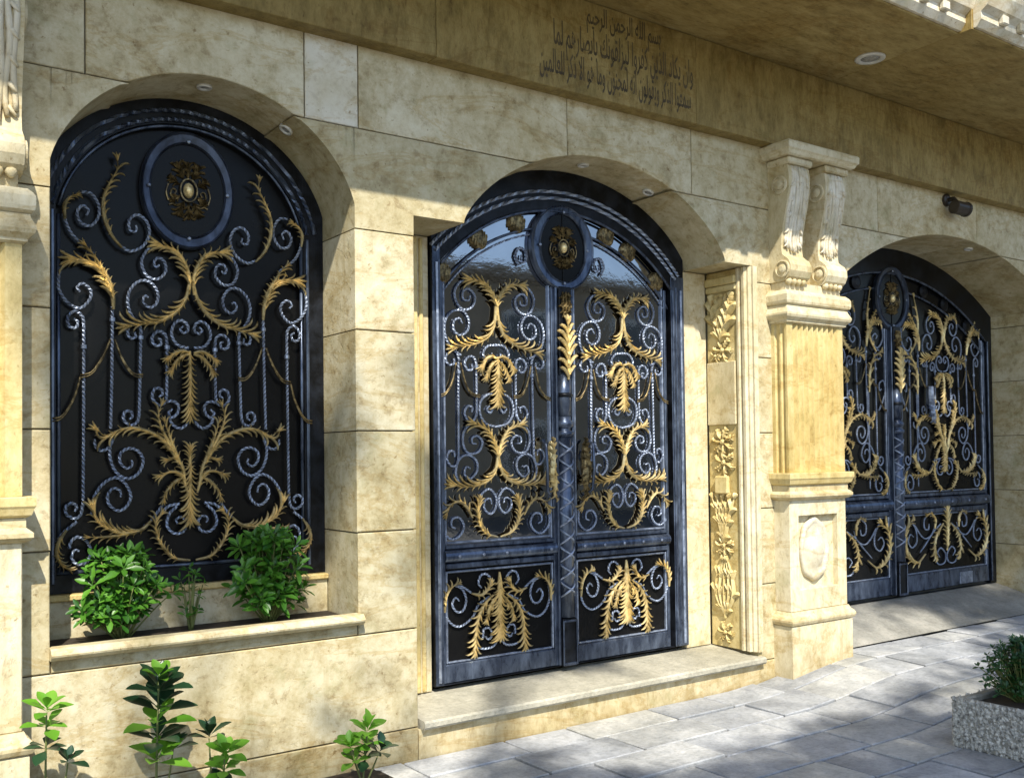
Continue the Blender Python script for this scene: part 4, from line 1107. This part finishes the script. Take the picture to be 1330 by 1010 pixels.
# near door
gd = thing('double_door', 'near arched blue iron double door with gold leaf scrolls on dark glass above a stone threshold', 'double door', (3.783, 0.40, 0.333))
XA = 3.783
d_in = arc_fn(3.800, 0.905, 2.700, 3.112, 0.0)
d_in2 = arc_fn(3.800, 0.905, 2.545, 3.000, 0.0)
d_out = lambda x: (DOOR_ARC(min(max(x, 2.842), 4.842)) - 0.002)
plate('frame', 2.8455, 4.8135, d_out, d_in, 2.902, 4.692, 0.330, 0.334, 0.354, 0.45, 'iron_dark', gd)  # dark colour stands in for the shade below the stone arch
for x0, x1 in ((2.847, 2.9005), (4.6935, 4.812)):
    mb = MB(); mb.box(x0, x1, 0.348, 0.3535, 0.334, 2.79, 0.002); mb.build('jamb', 'iron', gd)
for off, rr in ((0.066, 0.011), (0.106, 0.011)):
    mb = MB(); mb.tube([(x, 0.344, z) for x, z in arc_pts(d_in, 2.915, 4.682, 110, -off)], rr, 4, 2 * math.pi / 0.06, (0, 1, 0)); mb.build('rope_trim', 'wrought', gd)
# sheet iron band behind the ropes, coloured dark for the shade under the arch
mb = MB(); mb.tube([(x, 0.350, z) for x, z in arc_pts(d_in, 2.90, 4.695, 70, 0.010)], 0.009, 6); mb.build('arch_bead', 'iron', gd, smooth=True)
mb = MB(); mb.tube([(x, 0.372, z) for x, z in arc_pts(d_in2, 2.912, 4.682, 70, 0.0)], 0.008, 6); mb.build('arch_bead', 'iron', gd, smooth=True)
mb = MB(); mb.tube([(x, 0.374, z) for x, z in arc_pts(d_in2, 2.912, 4.682, 90, 0.03)], 0.0065, 4, 2 * math.pi / 0.05, (0, 1, 0)); mb.build('rope_trim', 'wrought', gd)
for x0 in (2.862, 4.765):
    mb = MB(); mb.tube([(x0 + 0.013, 0.346, 0.35), (x0 + 0.013, 0.346, 2.70)], 0.010, 4, 2 * math.pi / 0.06, (1, 0, 0)); mb.build('rope_trim', 'wrought', gd)
mb = MB(); mb.box(4.700, 4.716, 0.336, 0.353, 0.345, 2.70, 0.004); mb.box(4.735, 4.747, 0.342, 0.353, 0.345, 2.72, 0.004); mb.box(2.884, 2.897, 0.340, 0.353, 0.345, 2.70, 0.004); mb.build('frame_strip', 'iron', gd)
for dx in (-0.860, -0.606, -0.330, 0.372, 0.556, 0.800):
    x = XA + dx; zz = (d_in(x) + d_in2(x)) / 2 - 0.004
    q = MB(); q.lathe((x, 0.386, zz), (0, -1, 0), [(0.066, 0), (0.066, 0.012), (0.055, 0.024), (0.03, 0.030)], 18, 0.92, 1.0)
    ro = q.build('rosette', 'bronze', gd)
    q = MB()
    for k in range(7):
        u = -0.048 + 0.016 * k; hh = math.sqrt(max(0, 0.058 ** 2 - u * u))
        if abs(u) > 0.002: q.tube([(x + u + 0.006 * math.sin(3 * t), 0.358 + 0.16 * u * u / 0.06, zz + hh * t) for t in (-0.9, -0.4, 0.0, 0.4, 0.9)], 0.0048, 5)
    q.build('petal_rib', 'bronze', ro)

def door_leaf(root, ax, x0, x1, zbot, zp0, zp1, zr0, zr1, arch, yb, upper, lower, fu=lambda u: u, fv=lambda v: v, keep=lambda p: True, glass='glass', stile=0.022):
    m = MB()
    m.box(x0, x0 + stile, yb - 0.004, yb + 0.04, zbot, arch(x0) - 0.012, 0.004); m.box(x1 - stile, x1, yb - 0.004, yb + 0.04, zbot, arch(x1) - 0.012, 0.004)
    m.box(x0 + stile + 0.001, x1 - stile - 0.001, yb - 0.006, yb + 0.04, zbot, zp0 - 0.014, 0.006)
    leaf = m.build('door_leaf', 'iron', root)
    n = 26
    xs = [x0 + 0.004 + (x1 - x0 - 0.008) * i / n for i in range(n + 1)]
    solid_strips('glass_panel', xs, lambda x: [(zr1 - 0.02, arch(x) - 0.004)], yb + 0.018, yb + 0.03, glass, leaf, 0)
    q = MB(); q.box(x0 + 0.004, x1 - 0.004, yb + 0.020, yb + 0.032, zbot + 0.01, zr0 + 0.02, 0.001); q.build('lower_panel', 'panel', leaf)
    # middle rail: half-round band with studs between two flat bars
    q = MB(); zc = (zr0 + zr1) / 2; h = (zr1 - zr0)
    q.box(x0 + stile, x1 - stile, yb - 0.012, yb + 0.03, zr0, zr0 + h * 0.22, 0.004)
    q.box(x0 + stile, x1 - stile, yb - 0.012, yb + 0.03, zr1 - h * 0.16, zr1, 0.004)
    q.lathe((x0 + stile * 0.5, yb + 0.004, zc + h * 0.03), (1, 0, 0), [(h * 0.27, 0), (h * 0.27, x1 - x0 - stile)], 14)
    rail = q.build('middle_rail', 'iron', leaf)
    ns = 5
    for i in range(ns):
        s = MB(); s.lathe((x0 + (x1 - x0) * (i + 0.6) / ns, yb + 0.002 - h * 0.26, zc + h * 0.03), (0, -1, 0), [(0.010, 0), (0.010, 0.005), (0.004, 0.010)], 8); s.build('stud', 'wrought', rail)
    q = MB(); bar_frame(q, x0 + stile + 0.004, x1 - stile - 0.004, zp0 - 0.012, zp1, yb - 0.002, yb + 0.022, 0.012); q.build('panel_bead', 'wrought', leaf)
    q = MB(); q.box(x0 + stile + 0.004, x0 + stile + 0.015, yb + 0.002, yb + 0.022, zr1, arch(x0 + stile) - 0.02, 0.003); q.box(x1 - stile - 0.015, x1 - stile - 0.004, yb + 0.002, yb + 0.022, zr1, arch(x1 - stile) - 0.02, 0.003)
    q.box(x0 + stile + 0.016, x1 - stile - 0.016, yb + 0.002, yb + 0.022, zr1 + 0.006, zr1 + 0.018, 0.003); q.build('panel_bead', 'wrought', leaf)
    iron_pattern(upper, ax, yb + 0.004, leaf, True, fu, fv, keep, 0.0070)
    iron_pattern(lower, ax, yb + 0.004, leaf, True, r=0.0070)
    return leaf

lf = door_leaf(gd, 3.291, 2.904, 3.718, 0.335, 0.455, 0.962, 0.975, 1.108, d_in, 0.368, DOOR_IRON, DOOR_LOW_IRON)
def mirror_tree(o, parent, first=True):
    c = o.copy(); COL.objects.link(c); c.parent = parent
    if first: c.scale.x = -1.0; c.location.x = 0.0
    for ch in kids(o): mirror_tree(ch, c, False)
    return c
lf2 = mirror_tree(lf, gd)
q = MB()
for s, cx in ((-1, 3.475), (1, 4.105)):
    pass
for sgn in (-1, 1):
    q = MB(); rope(q, [(XA + sgn * 0.32, 2.745), (XA + sgn * 0.345, 2.80), (XA + sgn * 0.315, 2.85), (XA + sgn * 0.268, 2.83), (XA + sgn * 0.270, 2.775), (XA + sgn * 0.305, 2.77), (XA + sgn * 0.300, 2.81)], lambda u, v, d: (u, 0.372, v), 0.009)
    q.build('scroll', 'wrought', gd)
medallion(gd, 3.785, 2.880, 0.362, (0.243, 0.262), (0.172, 0.206), True, 'iron')
centre_post(gd, 3.785, 0.365, 0.337, 2.640)
handle(gd, 3.652, 1.345, 1.705, 0.352, 1, 'gold')
handle(gd, 3.915, 1.345, 1.705, 0.352, -1, 'bronze')

# far gate
GX = 7.5165
gg = thing('driveway_gate', 'far arched dark iron double gate in the deep recess right of the pilaster', 'gate', (GX, 0.62, 0.39))
g_in = arc_fn(7.5165, 1.445, 2.62, 3.125, 0.0)
g_in2 = arc_fn(7.5165, 1.445, 2.46, 2.985, 0.0)
g_out = lambda x: GATE['fn'](x) - 0.002
plate('frame', 6.034, 9.056, g_out, g_in, 6.078, 8.955, 0.375, 0.378, 0.565, 0.65, 'iron_dark', gg)
mb = MB(); mb.tube([(x, 0.565, z) for x, z in arc_pts(g_in, 6.078, 8.953, 70, 0.010)], 0.010, 6); mb.build('arch_bead', 'iron', gg, smooth=True)
mb = MB(); mb.tube([(x, 0.582, z) for x, z in arc_pts(g_in2, 6.082, 8.950, 70, 0.0)], 0.009, 6); mb.build('arch_bead', 'iron', gg, smooth=True)
mb = MB(); mb.box(8.962, 8.982, 0.550, 0.566, 0.40, 2.62, 0.004); mb.build('frame_strip', 'iron', gg)
for dx in (-1.15, -0.80, -0.48, 0.48, 0.80, 1.15):
    x = GX + dx; zz = (g_in(x) + g_in2(x)) / 2
    q = MB(); q.lathe((x, 0.592, zz), (0, -1, 0), [(0.06, 0), (0.06, 0.012), (0.03, 0.026)], 14); q.build('rosette', 'iron_dark', gg)
for x in [GX + sgn * d for sgn in (-1, 1) for d in (0.30, 0.20)]:
    pass
gfv = lambda v: 1.262 + (v - 1.13) * 1.035
gfu = lambda u: u * 1.04
gl = door_leaf(gg, 8.265, 7.582, 8.952, 0.400, 0.560, 1.058, 1.065, 1.240, g_in, 0.578, WINDOW_IRON, GATE_LOW_IRON, gfu, gfv, lambda p: max(v for _, v in p) < 2.66, 'panel', 0.028)
gl2 = mirror_tree(gl, gg)
q = MB(); q.box(8.45, 8.66, 0.566, 0.573, 0.41, 0.515, 0.003); q.build('drop_bolt_plate', 'wrought', gg)
medallion(gg, 7.492, 2.900, 0.570, (0.235, 0.275), (0.180, 0.218), True)
centre_post(gg, 7.5165, 0.560, 0.400, 2.660, 1.05)
for sgn in (-1, 1):
    u0 = GX + sgn * 0.30
    mpg = lambda u, v, d: (u, 0.582 - d, v)
    q = MB(); acanthus(q, [(GX + sgn * 0.24, 2.44), (GX + sgn * 0.33, 2.56), (GX + sgn * 0.36, 2.74), (GX + sgn * 0.31, 2.96)], 0.05, 8, 'R' if sgn < 0 else 'L', mpg, 0.008, 1.0, 0.014); q.build('acanthus_leaf', 'gold', gg)
    q = MB(); acanthus(q, [(GX + sgn * 0.345, 2.10), (GX + sgn * 0.335, 2.28), (GX + sgn * 0.27, 2.40), (GX + sgn * 0.18, 2.44)], 0.09, 7, 'L' if sgn > 0 else 'R', mpg, 0.008, 1.0, 0.014); q.build('acanthus_leaf', 'gold', gg)
    q = MB(); rope(q, [(GX + sgn * 0.345, 2.12), (GX + sgn * 0.345, 1.30)], lambda u, v, d: (u, 0.582, v), 0.007); q.build('twisted_bar', 'wrought', gg)
    q = MB(); rope(q, [(GX + sgn * 0.205, 1.95), (GX + sgn * 0.15, 2.03), (GX + sgn * 0.11, 2.12), (GX + sgn * 0.13, 2.20), (GX + sgn * 0.19, 2.18), (GX + sgn * 0.19, 2.12), (GX + sgn * 0.165, 2.13)], lambda u, v, d: (u, 0.582, v), 0.007); q.build('scroll', 'wrought', gg)
handle(gg, 8.015, 1.90, 2.02, 0.575, 1, 'wrought')
# ------------------------------------------------------------------ ground, paving, apron
def fine(a, b, s): return list(np.arange(a, b, s)) + [b]
gx = [-60, -30, -12, -5] + fine(-2.4, 4.6, 0.7) + fine(4.7, 6.2, 0.1) + fine(6.5, 12, 0.6) + [20, 40, 80]
gy = [-70, -35, -16, -8] + fine(-5.2, -1.4, 0.4) + fine(-1.3, 0.6, 0.1) + [0.7, 0.8]
grid_mesh('ground', [float(x) for x in gx], [float(y) for y in gy], lambda x, y: ground_z(x, y) - 0.022 - (0.12 if y < -6 else 0.0), 'grout')
road = MB(); road.v = [(-60, -13.5, 0.0), (80, -13.5, 0.0), (80, -5.6, 0.0), (-60, -5.6, 0.0)]; road.f = [(0, 1, 2, 3)]
road.build('road', 'asphalt')['kind'] = 'structure'
pv = bpy.data.objects.new('pavement', None); COL.objects.link(pv); pv['kind'] = 'structure'
rows = [(-0.004, -0.28), (-0.28, -0.60), (-0.60, -0.925), (-0.925, -1.25), (-1.25, -1.57), (-1.57, -1.90), (-1.90, -2.22), (-2.22, -2.55)]
first = {0: 3.47, 1: 4.16, 2: 3.79, 3: 4.06, 4: 3.55, 5: 4.2, 6: 3.7, 7: 4.0}
rs = random.Random(5)
def slab(x0, x1, y0, y1):
    g = rs.uniform(0.005, 0.010); dz = rs.uniform(-0.005, 0.005); tx = rs.uniform(-0.008, 0.008); ty = rs.uniform(-0.010, 0.010)
    nx = max(1, int((x1 - x0) / 0.16)); m = MB(); c = 0.005
    def ring(ins, dep):
        xa, xb, ya, yb = x0 + g + ins, x1 - g - ins, y0 + g + ins, y1 - g - ins
        pts = [(xa + (xb - xa) * i / nx, ya) for i in range(nx + 1)] + [(xb - (xb - xa) * i / nx, yb) for i in range(nx + 1)]
        return [(x, y, ground_z(x, y) + dz - dep + tx * (x - x0) + ty * (y - y0)) for x, y in pts]
    a, b, d = ring(0, 0.03), ring(0, c), ring(c, 0.0)
    n = len(a); m.v = a + b + d
    for k in range(2):
        for j in range(n):
            j2 = (j + 1) % n
            m.f.append((k * n + j, k * n + j2, (k + 1) * n + j2, (k + 1) * n + j))
    for i in range(nx):
        m.f.append((2 * n + i, 2 * n + i + 1, 2 * n + n - 2 - i, 2 * n + n - 1 - i))
    m.build('paving_slab', 'paving', pv)
for k, (yb, ya) in enumerate(rows):
    cuts = [first[k]]
    while cuts[-1] < 10.5: cuts.append(cuts[-1] + rs.choice([0.33, 0.40, 0.47, 0.55, 0.62]))
    while cuts[0] > 2.3: cuts.insert(0, cuts[0] - rs.choice([0.42, 0.52, 0.62]))
    for xa, xb in zip(cuts[:-1], cuts[1:]):
        slab(xa, xb, ya, yb)
# ramped concrete apron in the gate recess
ap = MB(); xs = fine(6.035, 9.055, 0.4); ys = [-0.002, 0.15, 0.3, 0.45, 0.64]
n = len(xs); ap.v = [(float(x), y, ground_z(float(x), max(y, 0)) + 0.006) for y in ys for x in xs]
for j in range(len(ys) - 1):
    for i in range(n - 1): ap.f.append((j * n + i, j * n + i + 1, (j + 1) * n + i + 1, (j + 1) * n + i))
ap.build('driveway_apron', 'concrete')['kind'] = 'structure'
bed = MB(); bx = fine(-2.0, 2.28, 0.35); by = [-0.78, -0.6, -0.4, -0.2, -0.012]
n = len(bx); bed.v = [(float(x), y, 0.075 + 0.02 * random.random()) for y in by for x in bx]
for j in range(len(by) - 1):
    for i in range(n - 1): bed.f.append((j * n + i, j * n + i + 1, (j + 1) * n + i + 1, (j + 1) * n + i))
bed.build('flower_bed_soil', 'soil')['kind'] = 'structure'

# ------------------------------------------------------------------ plants
def leaf_mesh(name, mat, width, fold=0.10, droop=0.10, tip=0.55):
    st = [(0.0, 0.03), (0.12, 0.10), (0.35, 0.60), (tip, 1.0), (0.80, 0.74), (0.93, 0.36), (1.0, 0.02)]
    vs = []; fs = []
    for t, w in st:
        z = -droop * t * t
        vs += [(t, width * w * 0.5, z + fold * w * width), (t, 0.0, z), (t, -width * w * 0.5, z + fold * w * width)]
    for i in range(len(st) - 1):
        for j in range(2):
            fs.append((3 * i + j, 3 * i + j + 1, 3 * i + 4 + j, 3 * i + 3 + j))
    me = bpy.data.meshes.new(name); me.from_pydata(vs, [], fs); me.materials.append(M[mat])
    me.polygons.foreach_set('use_smooth', [True] * len(me.polygons))
    return me
LEAVES = {'old': leaf_mesh('leaf', 'leaf_dark', 0.56, 0.16, 0.12, 0.62), 'young': leaf_mesh('leaf', 'leaf_young', 0.55, 0.18, 0.15, 0.62),
          'bush': leaf_mesh('leaf', 'leaf', 0.36, 0.20, 0.12), 'box': leaf_mesh('leaf', 'leaf_box', 0.42, 0.12, 0.1)}
def frame(p, d, up, s):
    d = d.normalized(); y = up.cross(d)
    if y.length < 1e-4: y = d.orthogonal()
    y.normalize(); z = d.cross(y)
    return Matrix(((d.x * s, y.x * s, z.x * s, p.x), (d.y * s, y.y * s, z.y * s, p.y), (d.z * s, y.z * s, z.z * s, p.z), (0, 0, 0, 1)))
def put_leaf(me, root, p, d, up, s):
    o = bpy.data.objects.new('leaf', me); COL.objects.link(o); o.parent = root
    o.matrix_local = Matrix.Translation(-origin_of(root)) @ frame(p, d, up, s)
def join_leaves(mb, me, p, d, up, s):
    Mx = frame(p, d, up, s); mb.add([Mx @ v.co for v in me.vertices], [tuple(q.vertices) for q in me.polygons])
rp = random.Random(21)
def whorl(root, p, up, n, s, me, tilt0, tilt1, mb=None):
    up = up.normalized(); a0 = rp.uniform(0, 6.28); ax = up.orthogonal().normalized(); ay = up.cross(ax)
    for i in range(n):
        a = a0 + i * 2.399
        f = i / max(1, n - 1)
        tilt = R(tilt0 + (tilt1 - tilt0) * f + rp.uniform(-9, 9))
        d = up * math.sin(tilt) + (ax * math.cos(a) + ay * math.sin(a)) * math.cos(tilt)
        sc = s * (1.05 - 0.30 * f) * rp.uniform(0.85, 1.12)
        q = p + up * (0.018 * f * s / 0.09)
        (join_leaves(mb, me, q, d, up, sc) if mb is not None else put_leaf(me, root, q, d, up, sc))

def broadleaf(x, y, z0, tips, label):
    root = thing('broadleaf_plant', label, 'plant', (x, y, z0), 'young broad-leaved plants below the wall')
    sm = MB()
    for (dx, dy, z, kinds) in tips:
        b = Vector((x + rp.uniform(-.02, .02), y, z0)); e = Vector((x + dx, y + dy, z)); mid = b.lerp(e, 0.5) + Vector((dx * 0.25, 0, 0.03))
        pts = [b.lerp(mid, t).lerp(mid.lerp(e, t), t) for t in [i / 7 for i in range(8)]]
        sm.tube(pts, 0.006, 6, nrm=(1, 0.3, 0), taper=lambda f: 1 - 0.5 * f)
        dirn = (pts[-1] - pts[-3]).normalized()
        for (k, n, s, drop, t0, t1) in kinds:
            whorl(root, e - dirn * drop, (dirn + Vector((0, -0.25, 0.3))).normalized(), n + 1, s * 1.42 * rp.uniform(0.9, 1.12), LEAVES[k], t0, t1)
    sm.build('stem', 'stem', root, smooth=True)
broadleaf(1.14, -0.35, 0.08, [(0.005, 0.0, 0.735, [('young', 6, 0.060, 0.0, 25, 70), ('old', 8, 0.118, 0.055, 12, 60), ('old', 6, 0.11, 0.13, 15, 50), ('young', 4, 0.09, 0.19, 15, 45), ('old', 6, 0.10, 0.25, 10, 40), ('young', 6, 0.085, 0.33, 10, 40)]), (0.07, 0.03, 0.44, [('old', 6, 0.075, 0.0, 20, 60)])],
          'tallest broad-leaved plant with dark old leaves and bright tip below the planted window')
broadleaf(0.735, -0.34, 0.08, [(0.0, 0.0, 0.665, [('young', 8, 0.060, 0.0, 10, 65), ('young', 6, 0.066, 0.06, 0, 35), ('old', 6, 0.07, 0.14, 0, 30)]), (0.07, -0.02, 0.47, [('old', 6, 0.06, 0.0, 15, 60)])],
          'broad-leaved plant at the far left beside the pilaster foot')
broadleaf(1.39, -0.36, 0.08, [(0.0, -0.05, 0.40, [('young', 10, 0.072, 0.0, 5, 70), ('young', 7, 0.07, 0.07, 0, 35), ('old', 6, 0.07, 0.15, 0, 30)]), (-0.03, 0.05, 0.455, [('old', 8, 0.075, 0.0, 15, 70)])],
          'low broad-leaved plant with yellow-green and dark leaves below the bushy planting box')
broadleaf(2.05, -0.34, 0.08, [(0.02, 0.0, 0.365, [('young', 8, 0.070, 0.0, 10, 75), ('young', 6, 0.070, 0.06, 10, 40), ('old', 5, 0.068, 0.12, 5, 35)]), (-0.06, 0.0, 0.305, [('young', 8, 0.066, 0.0, 10, 70), ('young', 5, 0.066, 0.07, 5, 35)]), (0.07, -0.02, 0.27, [('old', 6, 0.066, 0.0, 15, 50)])],
          'small bright green plant alone at the wall foot left of the doorstep')

def shrub(x, y, z0, h, rx, ry, n_sprig, nl, s, label, me, parts_max=230, name='shrub', dense=1.0):
    root = thing(name, label, 'shrub', (x, y, z0), None)
    sm = MB(); fol = MB(); count = 0; sprigs = []
    for i in range(n_sprig):
        u = rp.random(); a = rp.uniform(0, 6.28); rr = math.sqrt(rp.random())
        zz = z0 + h * (0.16 + 0.84 * u)
        prof = rp.uniform(0.8, 1.35) * math.sin(math.pi * min(1.0, 0.20 + 0.72 * u)) ** 0.7 * (0.72 + 0.28 * math.sin(3 * a + 5 * u + x * 7))
        p = Vector((x + rx * rr * prof * math.cos(a), y + ry * rr * prof * math.sin(a), zz))
        sprigs.append((p, rr))
    sprigs.sort(key=lambda q: q[0].y - 0.25 * q[0].z)
    for p, rr in sprigs:
        b = Vector((x + (p.x - x) * 0.15, y + (p.y - y) * 0.15, z0))
        mid = b.lerp(p, 0.55) + Vector((0, 0, 0.02))
        sm.tube([b.lerp(mid, t).lerp(mid.lerp(p, t), t) for t in (0, .25, .5, .75, 1)], 0.0045, 5, nrm=(1, 0.37, 0.1), taper=lambda f: 1 - 0.5 * f)
        up = (Vector(((p.x - x) / max(rx, 0.01) * 0.8, (p.y - y) / max(ry, 0.01) * 0.6 - 0.35, 0.75)))
        if count < parts_max:
            whorl(root, p, up, nl, s * rp.uniform(0.7, 1.15), me, 5, 60); count += nl
        else:
            whorl(root, p, up, nl, s, me, 5, 60, fol)
    sm.build('stem', 'stem', root, smooth=True)
    if fol.v:
        f = fol.build('foliage', me.materials[0], root, smooth=True); f['kind'] = 'stuff'
    return root
shrub(1.135, 0.185, 0.822, 0.375, 0.205, 0.12, 112, 7, 0.076, 'dense dark green shrub at the left end of the planting box', LEAVES['bush'], 240)
shrub(1.815, 0.185, 0.822, 0.425, 0.215, 0.12, 118, 7, 0.080, 'taller bright green shrub at the right end of the planting box', LEAVES['bush'], 240)
shrub(1.445, 0.20, 0.822, 0.28, 0.075, 0.06, 14, 5, 0.050, 'thin straggly sapling between the two shrubs in the planting box', LEAVES['bush'], 80)

# concrete trough with exposed pebbles, and its shrub
tg = thing('planter_trough', 'square pebble-dashed concrete planter standing on the paving at the right edge', 'planter', (5.13, -1.93, 0.10))
m = MB(); x0, x1, y0, y1, zb, zt = 4.83, 5.42, -2.42, -1.52, 0.088, 0.335; w = 0.05
m.box(x0, x0 + w, y0, y1, zb, zt, 0.008); m.box(x1 - w, x1, y0, y1, zb, zt, 0.008)
m.box(x0 + w - 0.002, x1 - w + 0.002, y0 + 0.001, y0 + w, zb, zt - 0.001, 0.008); m.box(x0 + w - 0.002, x1 - w + 0.002, y1 - w, y1 - 0.001, zb, zt - 0.001, 0.008)
m.build('trough_wall', 'concrete', tg)
m = MB(); m.box(x0 + w, x1 - w, y0 + w, y1 - w, zb, zt - 0.03, 0.002); m.build('trough_soil', 'soil', tg)['kind'] = 'stuff'
pb = MB()
ico = [(1, 0, 0), (-1, 0, 0), (0, 1, 0), (0, -1, 0), (0, 0, 1), (0, 0, -1)]
icf = [(0, 2, 4), (2, 1, 4), (1, 3, 4), (3, 0, 4), (2, 0, 5), (1, 2, 5), (3, 1, 5), (0, 3, 5)]
for i in range(2600):
    a, b, c = (rp.uniform(0.008, 0.018) for _ in range(3)); z = rp.uniform(zb + 0.006, zt - 0.004)
    if i % 2 == 0: p = (x0 + 0.001, rp.uniform(y0, y1), z)
    elif i % 4 == 1: p = (rp.uniform(x0, x1), y1 - 0.001, z)
    else: p = (rp.uniform(x0, x1), y0 + 0.001, z)
    al = rp.uniform(0, 3.1); ca, sa = math.cos(al), math.sin(al)
    pb.add([(p[0] + u * a * 0.6, p[1] + (v * ca - t * sa) * b, p[2] + (v * sa + t * ca) * c * 1.3) for u, v, t in ico], icf)
pb.build('pebble_dash', 'pebble', tg)['kind'] = 'stuff'
shrub(5.15, -1.72, 0.29, 0.33, 0.20, 0.18, 420, 6, 0.036, 'small-leaved dark shrub growing in the pebble-dashed planter', LEAVES['box'], 0)

# ------------------------------------------------------------------ the street behind the camera: trees that shade the front, a house across the road
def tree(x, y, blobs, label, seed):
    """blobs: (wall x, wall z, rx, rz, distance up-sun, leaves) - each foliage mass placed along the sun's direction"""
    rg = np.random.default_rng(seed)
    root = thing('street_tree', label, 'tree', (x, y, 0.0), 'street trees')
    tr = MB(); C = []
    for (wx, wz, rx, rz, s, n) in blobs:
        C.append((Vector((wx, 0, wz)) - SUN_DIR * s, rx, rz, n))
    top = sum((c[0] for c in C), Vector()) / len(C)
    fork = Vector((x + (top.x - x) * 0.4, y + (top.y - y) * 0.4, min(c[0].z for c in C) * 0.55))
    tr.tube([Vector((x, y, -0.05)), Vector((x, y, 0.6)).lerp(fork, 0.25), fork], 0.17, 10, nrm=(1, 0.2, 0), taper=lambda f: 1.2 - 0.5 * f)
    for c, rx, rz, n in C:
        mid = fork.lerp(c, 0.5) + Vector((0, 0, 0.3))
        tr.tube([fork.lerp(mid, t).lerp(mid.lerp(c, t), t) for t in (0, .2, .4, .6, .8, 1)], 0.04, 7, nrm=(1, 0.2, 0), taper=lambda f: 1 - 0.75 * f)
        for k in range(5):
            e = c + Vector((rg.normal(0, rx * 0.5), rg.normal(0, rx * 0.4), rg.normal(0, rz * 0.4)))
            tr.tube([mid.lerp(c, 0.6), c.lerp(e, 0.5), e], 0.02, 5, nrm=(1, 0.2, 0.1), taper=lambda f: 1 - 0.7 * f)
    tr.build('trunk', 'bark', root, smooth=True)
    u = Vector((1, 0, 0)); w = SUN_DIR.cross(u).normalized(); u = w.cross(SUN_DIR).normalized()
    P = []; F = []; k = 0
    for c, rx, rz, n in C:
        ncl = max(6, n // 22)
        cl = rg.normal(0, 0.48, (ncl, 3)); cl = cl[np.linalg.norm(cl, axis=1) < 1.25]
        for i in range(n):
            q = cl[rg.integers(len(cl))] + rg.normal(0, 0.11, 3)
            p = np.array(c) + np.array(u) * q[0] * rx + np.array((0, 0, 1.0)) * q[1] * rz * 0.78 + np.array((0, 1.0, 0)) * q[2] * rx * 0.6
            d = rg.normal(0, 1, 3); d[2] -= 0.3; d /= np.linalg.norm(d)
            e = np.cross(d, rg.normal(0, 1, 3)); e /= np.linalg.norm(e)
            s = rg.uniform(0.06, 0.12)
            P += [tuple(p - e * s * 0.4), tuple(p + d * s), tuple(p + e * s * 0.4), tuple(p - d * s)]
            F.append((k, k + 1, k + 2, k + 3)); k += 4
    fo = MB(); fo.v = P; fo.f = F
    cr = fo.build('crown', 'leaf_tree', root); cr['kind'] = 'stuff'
TREES = True
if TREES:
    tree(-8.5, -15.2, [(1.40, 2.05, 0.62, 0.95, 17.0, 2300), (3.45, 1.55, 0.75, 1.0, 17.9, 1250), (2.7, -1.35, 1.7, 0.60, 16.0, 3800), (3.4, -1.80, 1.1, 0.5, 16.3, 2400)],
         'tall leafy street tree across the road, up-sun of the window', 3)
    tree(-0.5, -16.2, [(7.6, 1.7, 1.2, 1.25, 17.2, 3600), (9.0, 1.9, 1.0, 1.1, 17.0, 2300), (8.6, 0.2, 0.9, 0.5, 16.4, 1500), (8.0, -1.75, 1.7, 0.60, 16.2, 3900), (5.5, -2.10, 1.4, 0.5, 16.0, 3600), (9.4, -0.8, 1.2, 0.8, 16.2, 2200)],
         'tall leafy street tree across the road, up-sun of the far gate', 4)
hs = thing('house_across_road', 'brown rendered house with a flat roof across the road, mirrored in the door glass', 'house', (17.0, -16.0, 0.0))
m = MB(); m.box(9.5, 30.0, -24.0, -16.0, -0.1, 6.2, 0.05); m.build('wall', 'far_wall', hs)
m = MB(); m.box(9.3, 30.2, -24.2, -15.75, 6.21, 6.55, 0.03); m.build('roof', 'far_wall', hs)
for i in range(5):
    for zf in (1.0, 3.9):
        xw = 11.0 + i * 3.7
        f = MB(); bar_frame(f, xw, xw + 1.5, zf, zf + 1.5, -16.0, -15.92, 0.09); fo = f.build('window', 'chrome', hs)
        f = MB(); f.box(xw + 0.09, xw + 1.41, -15.99, -15.97, zf + 0.09, zf + 1.41, 0.002); f.build('pane', 'far_glass', fo)
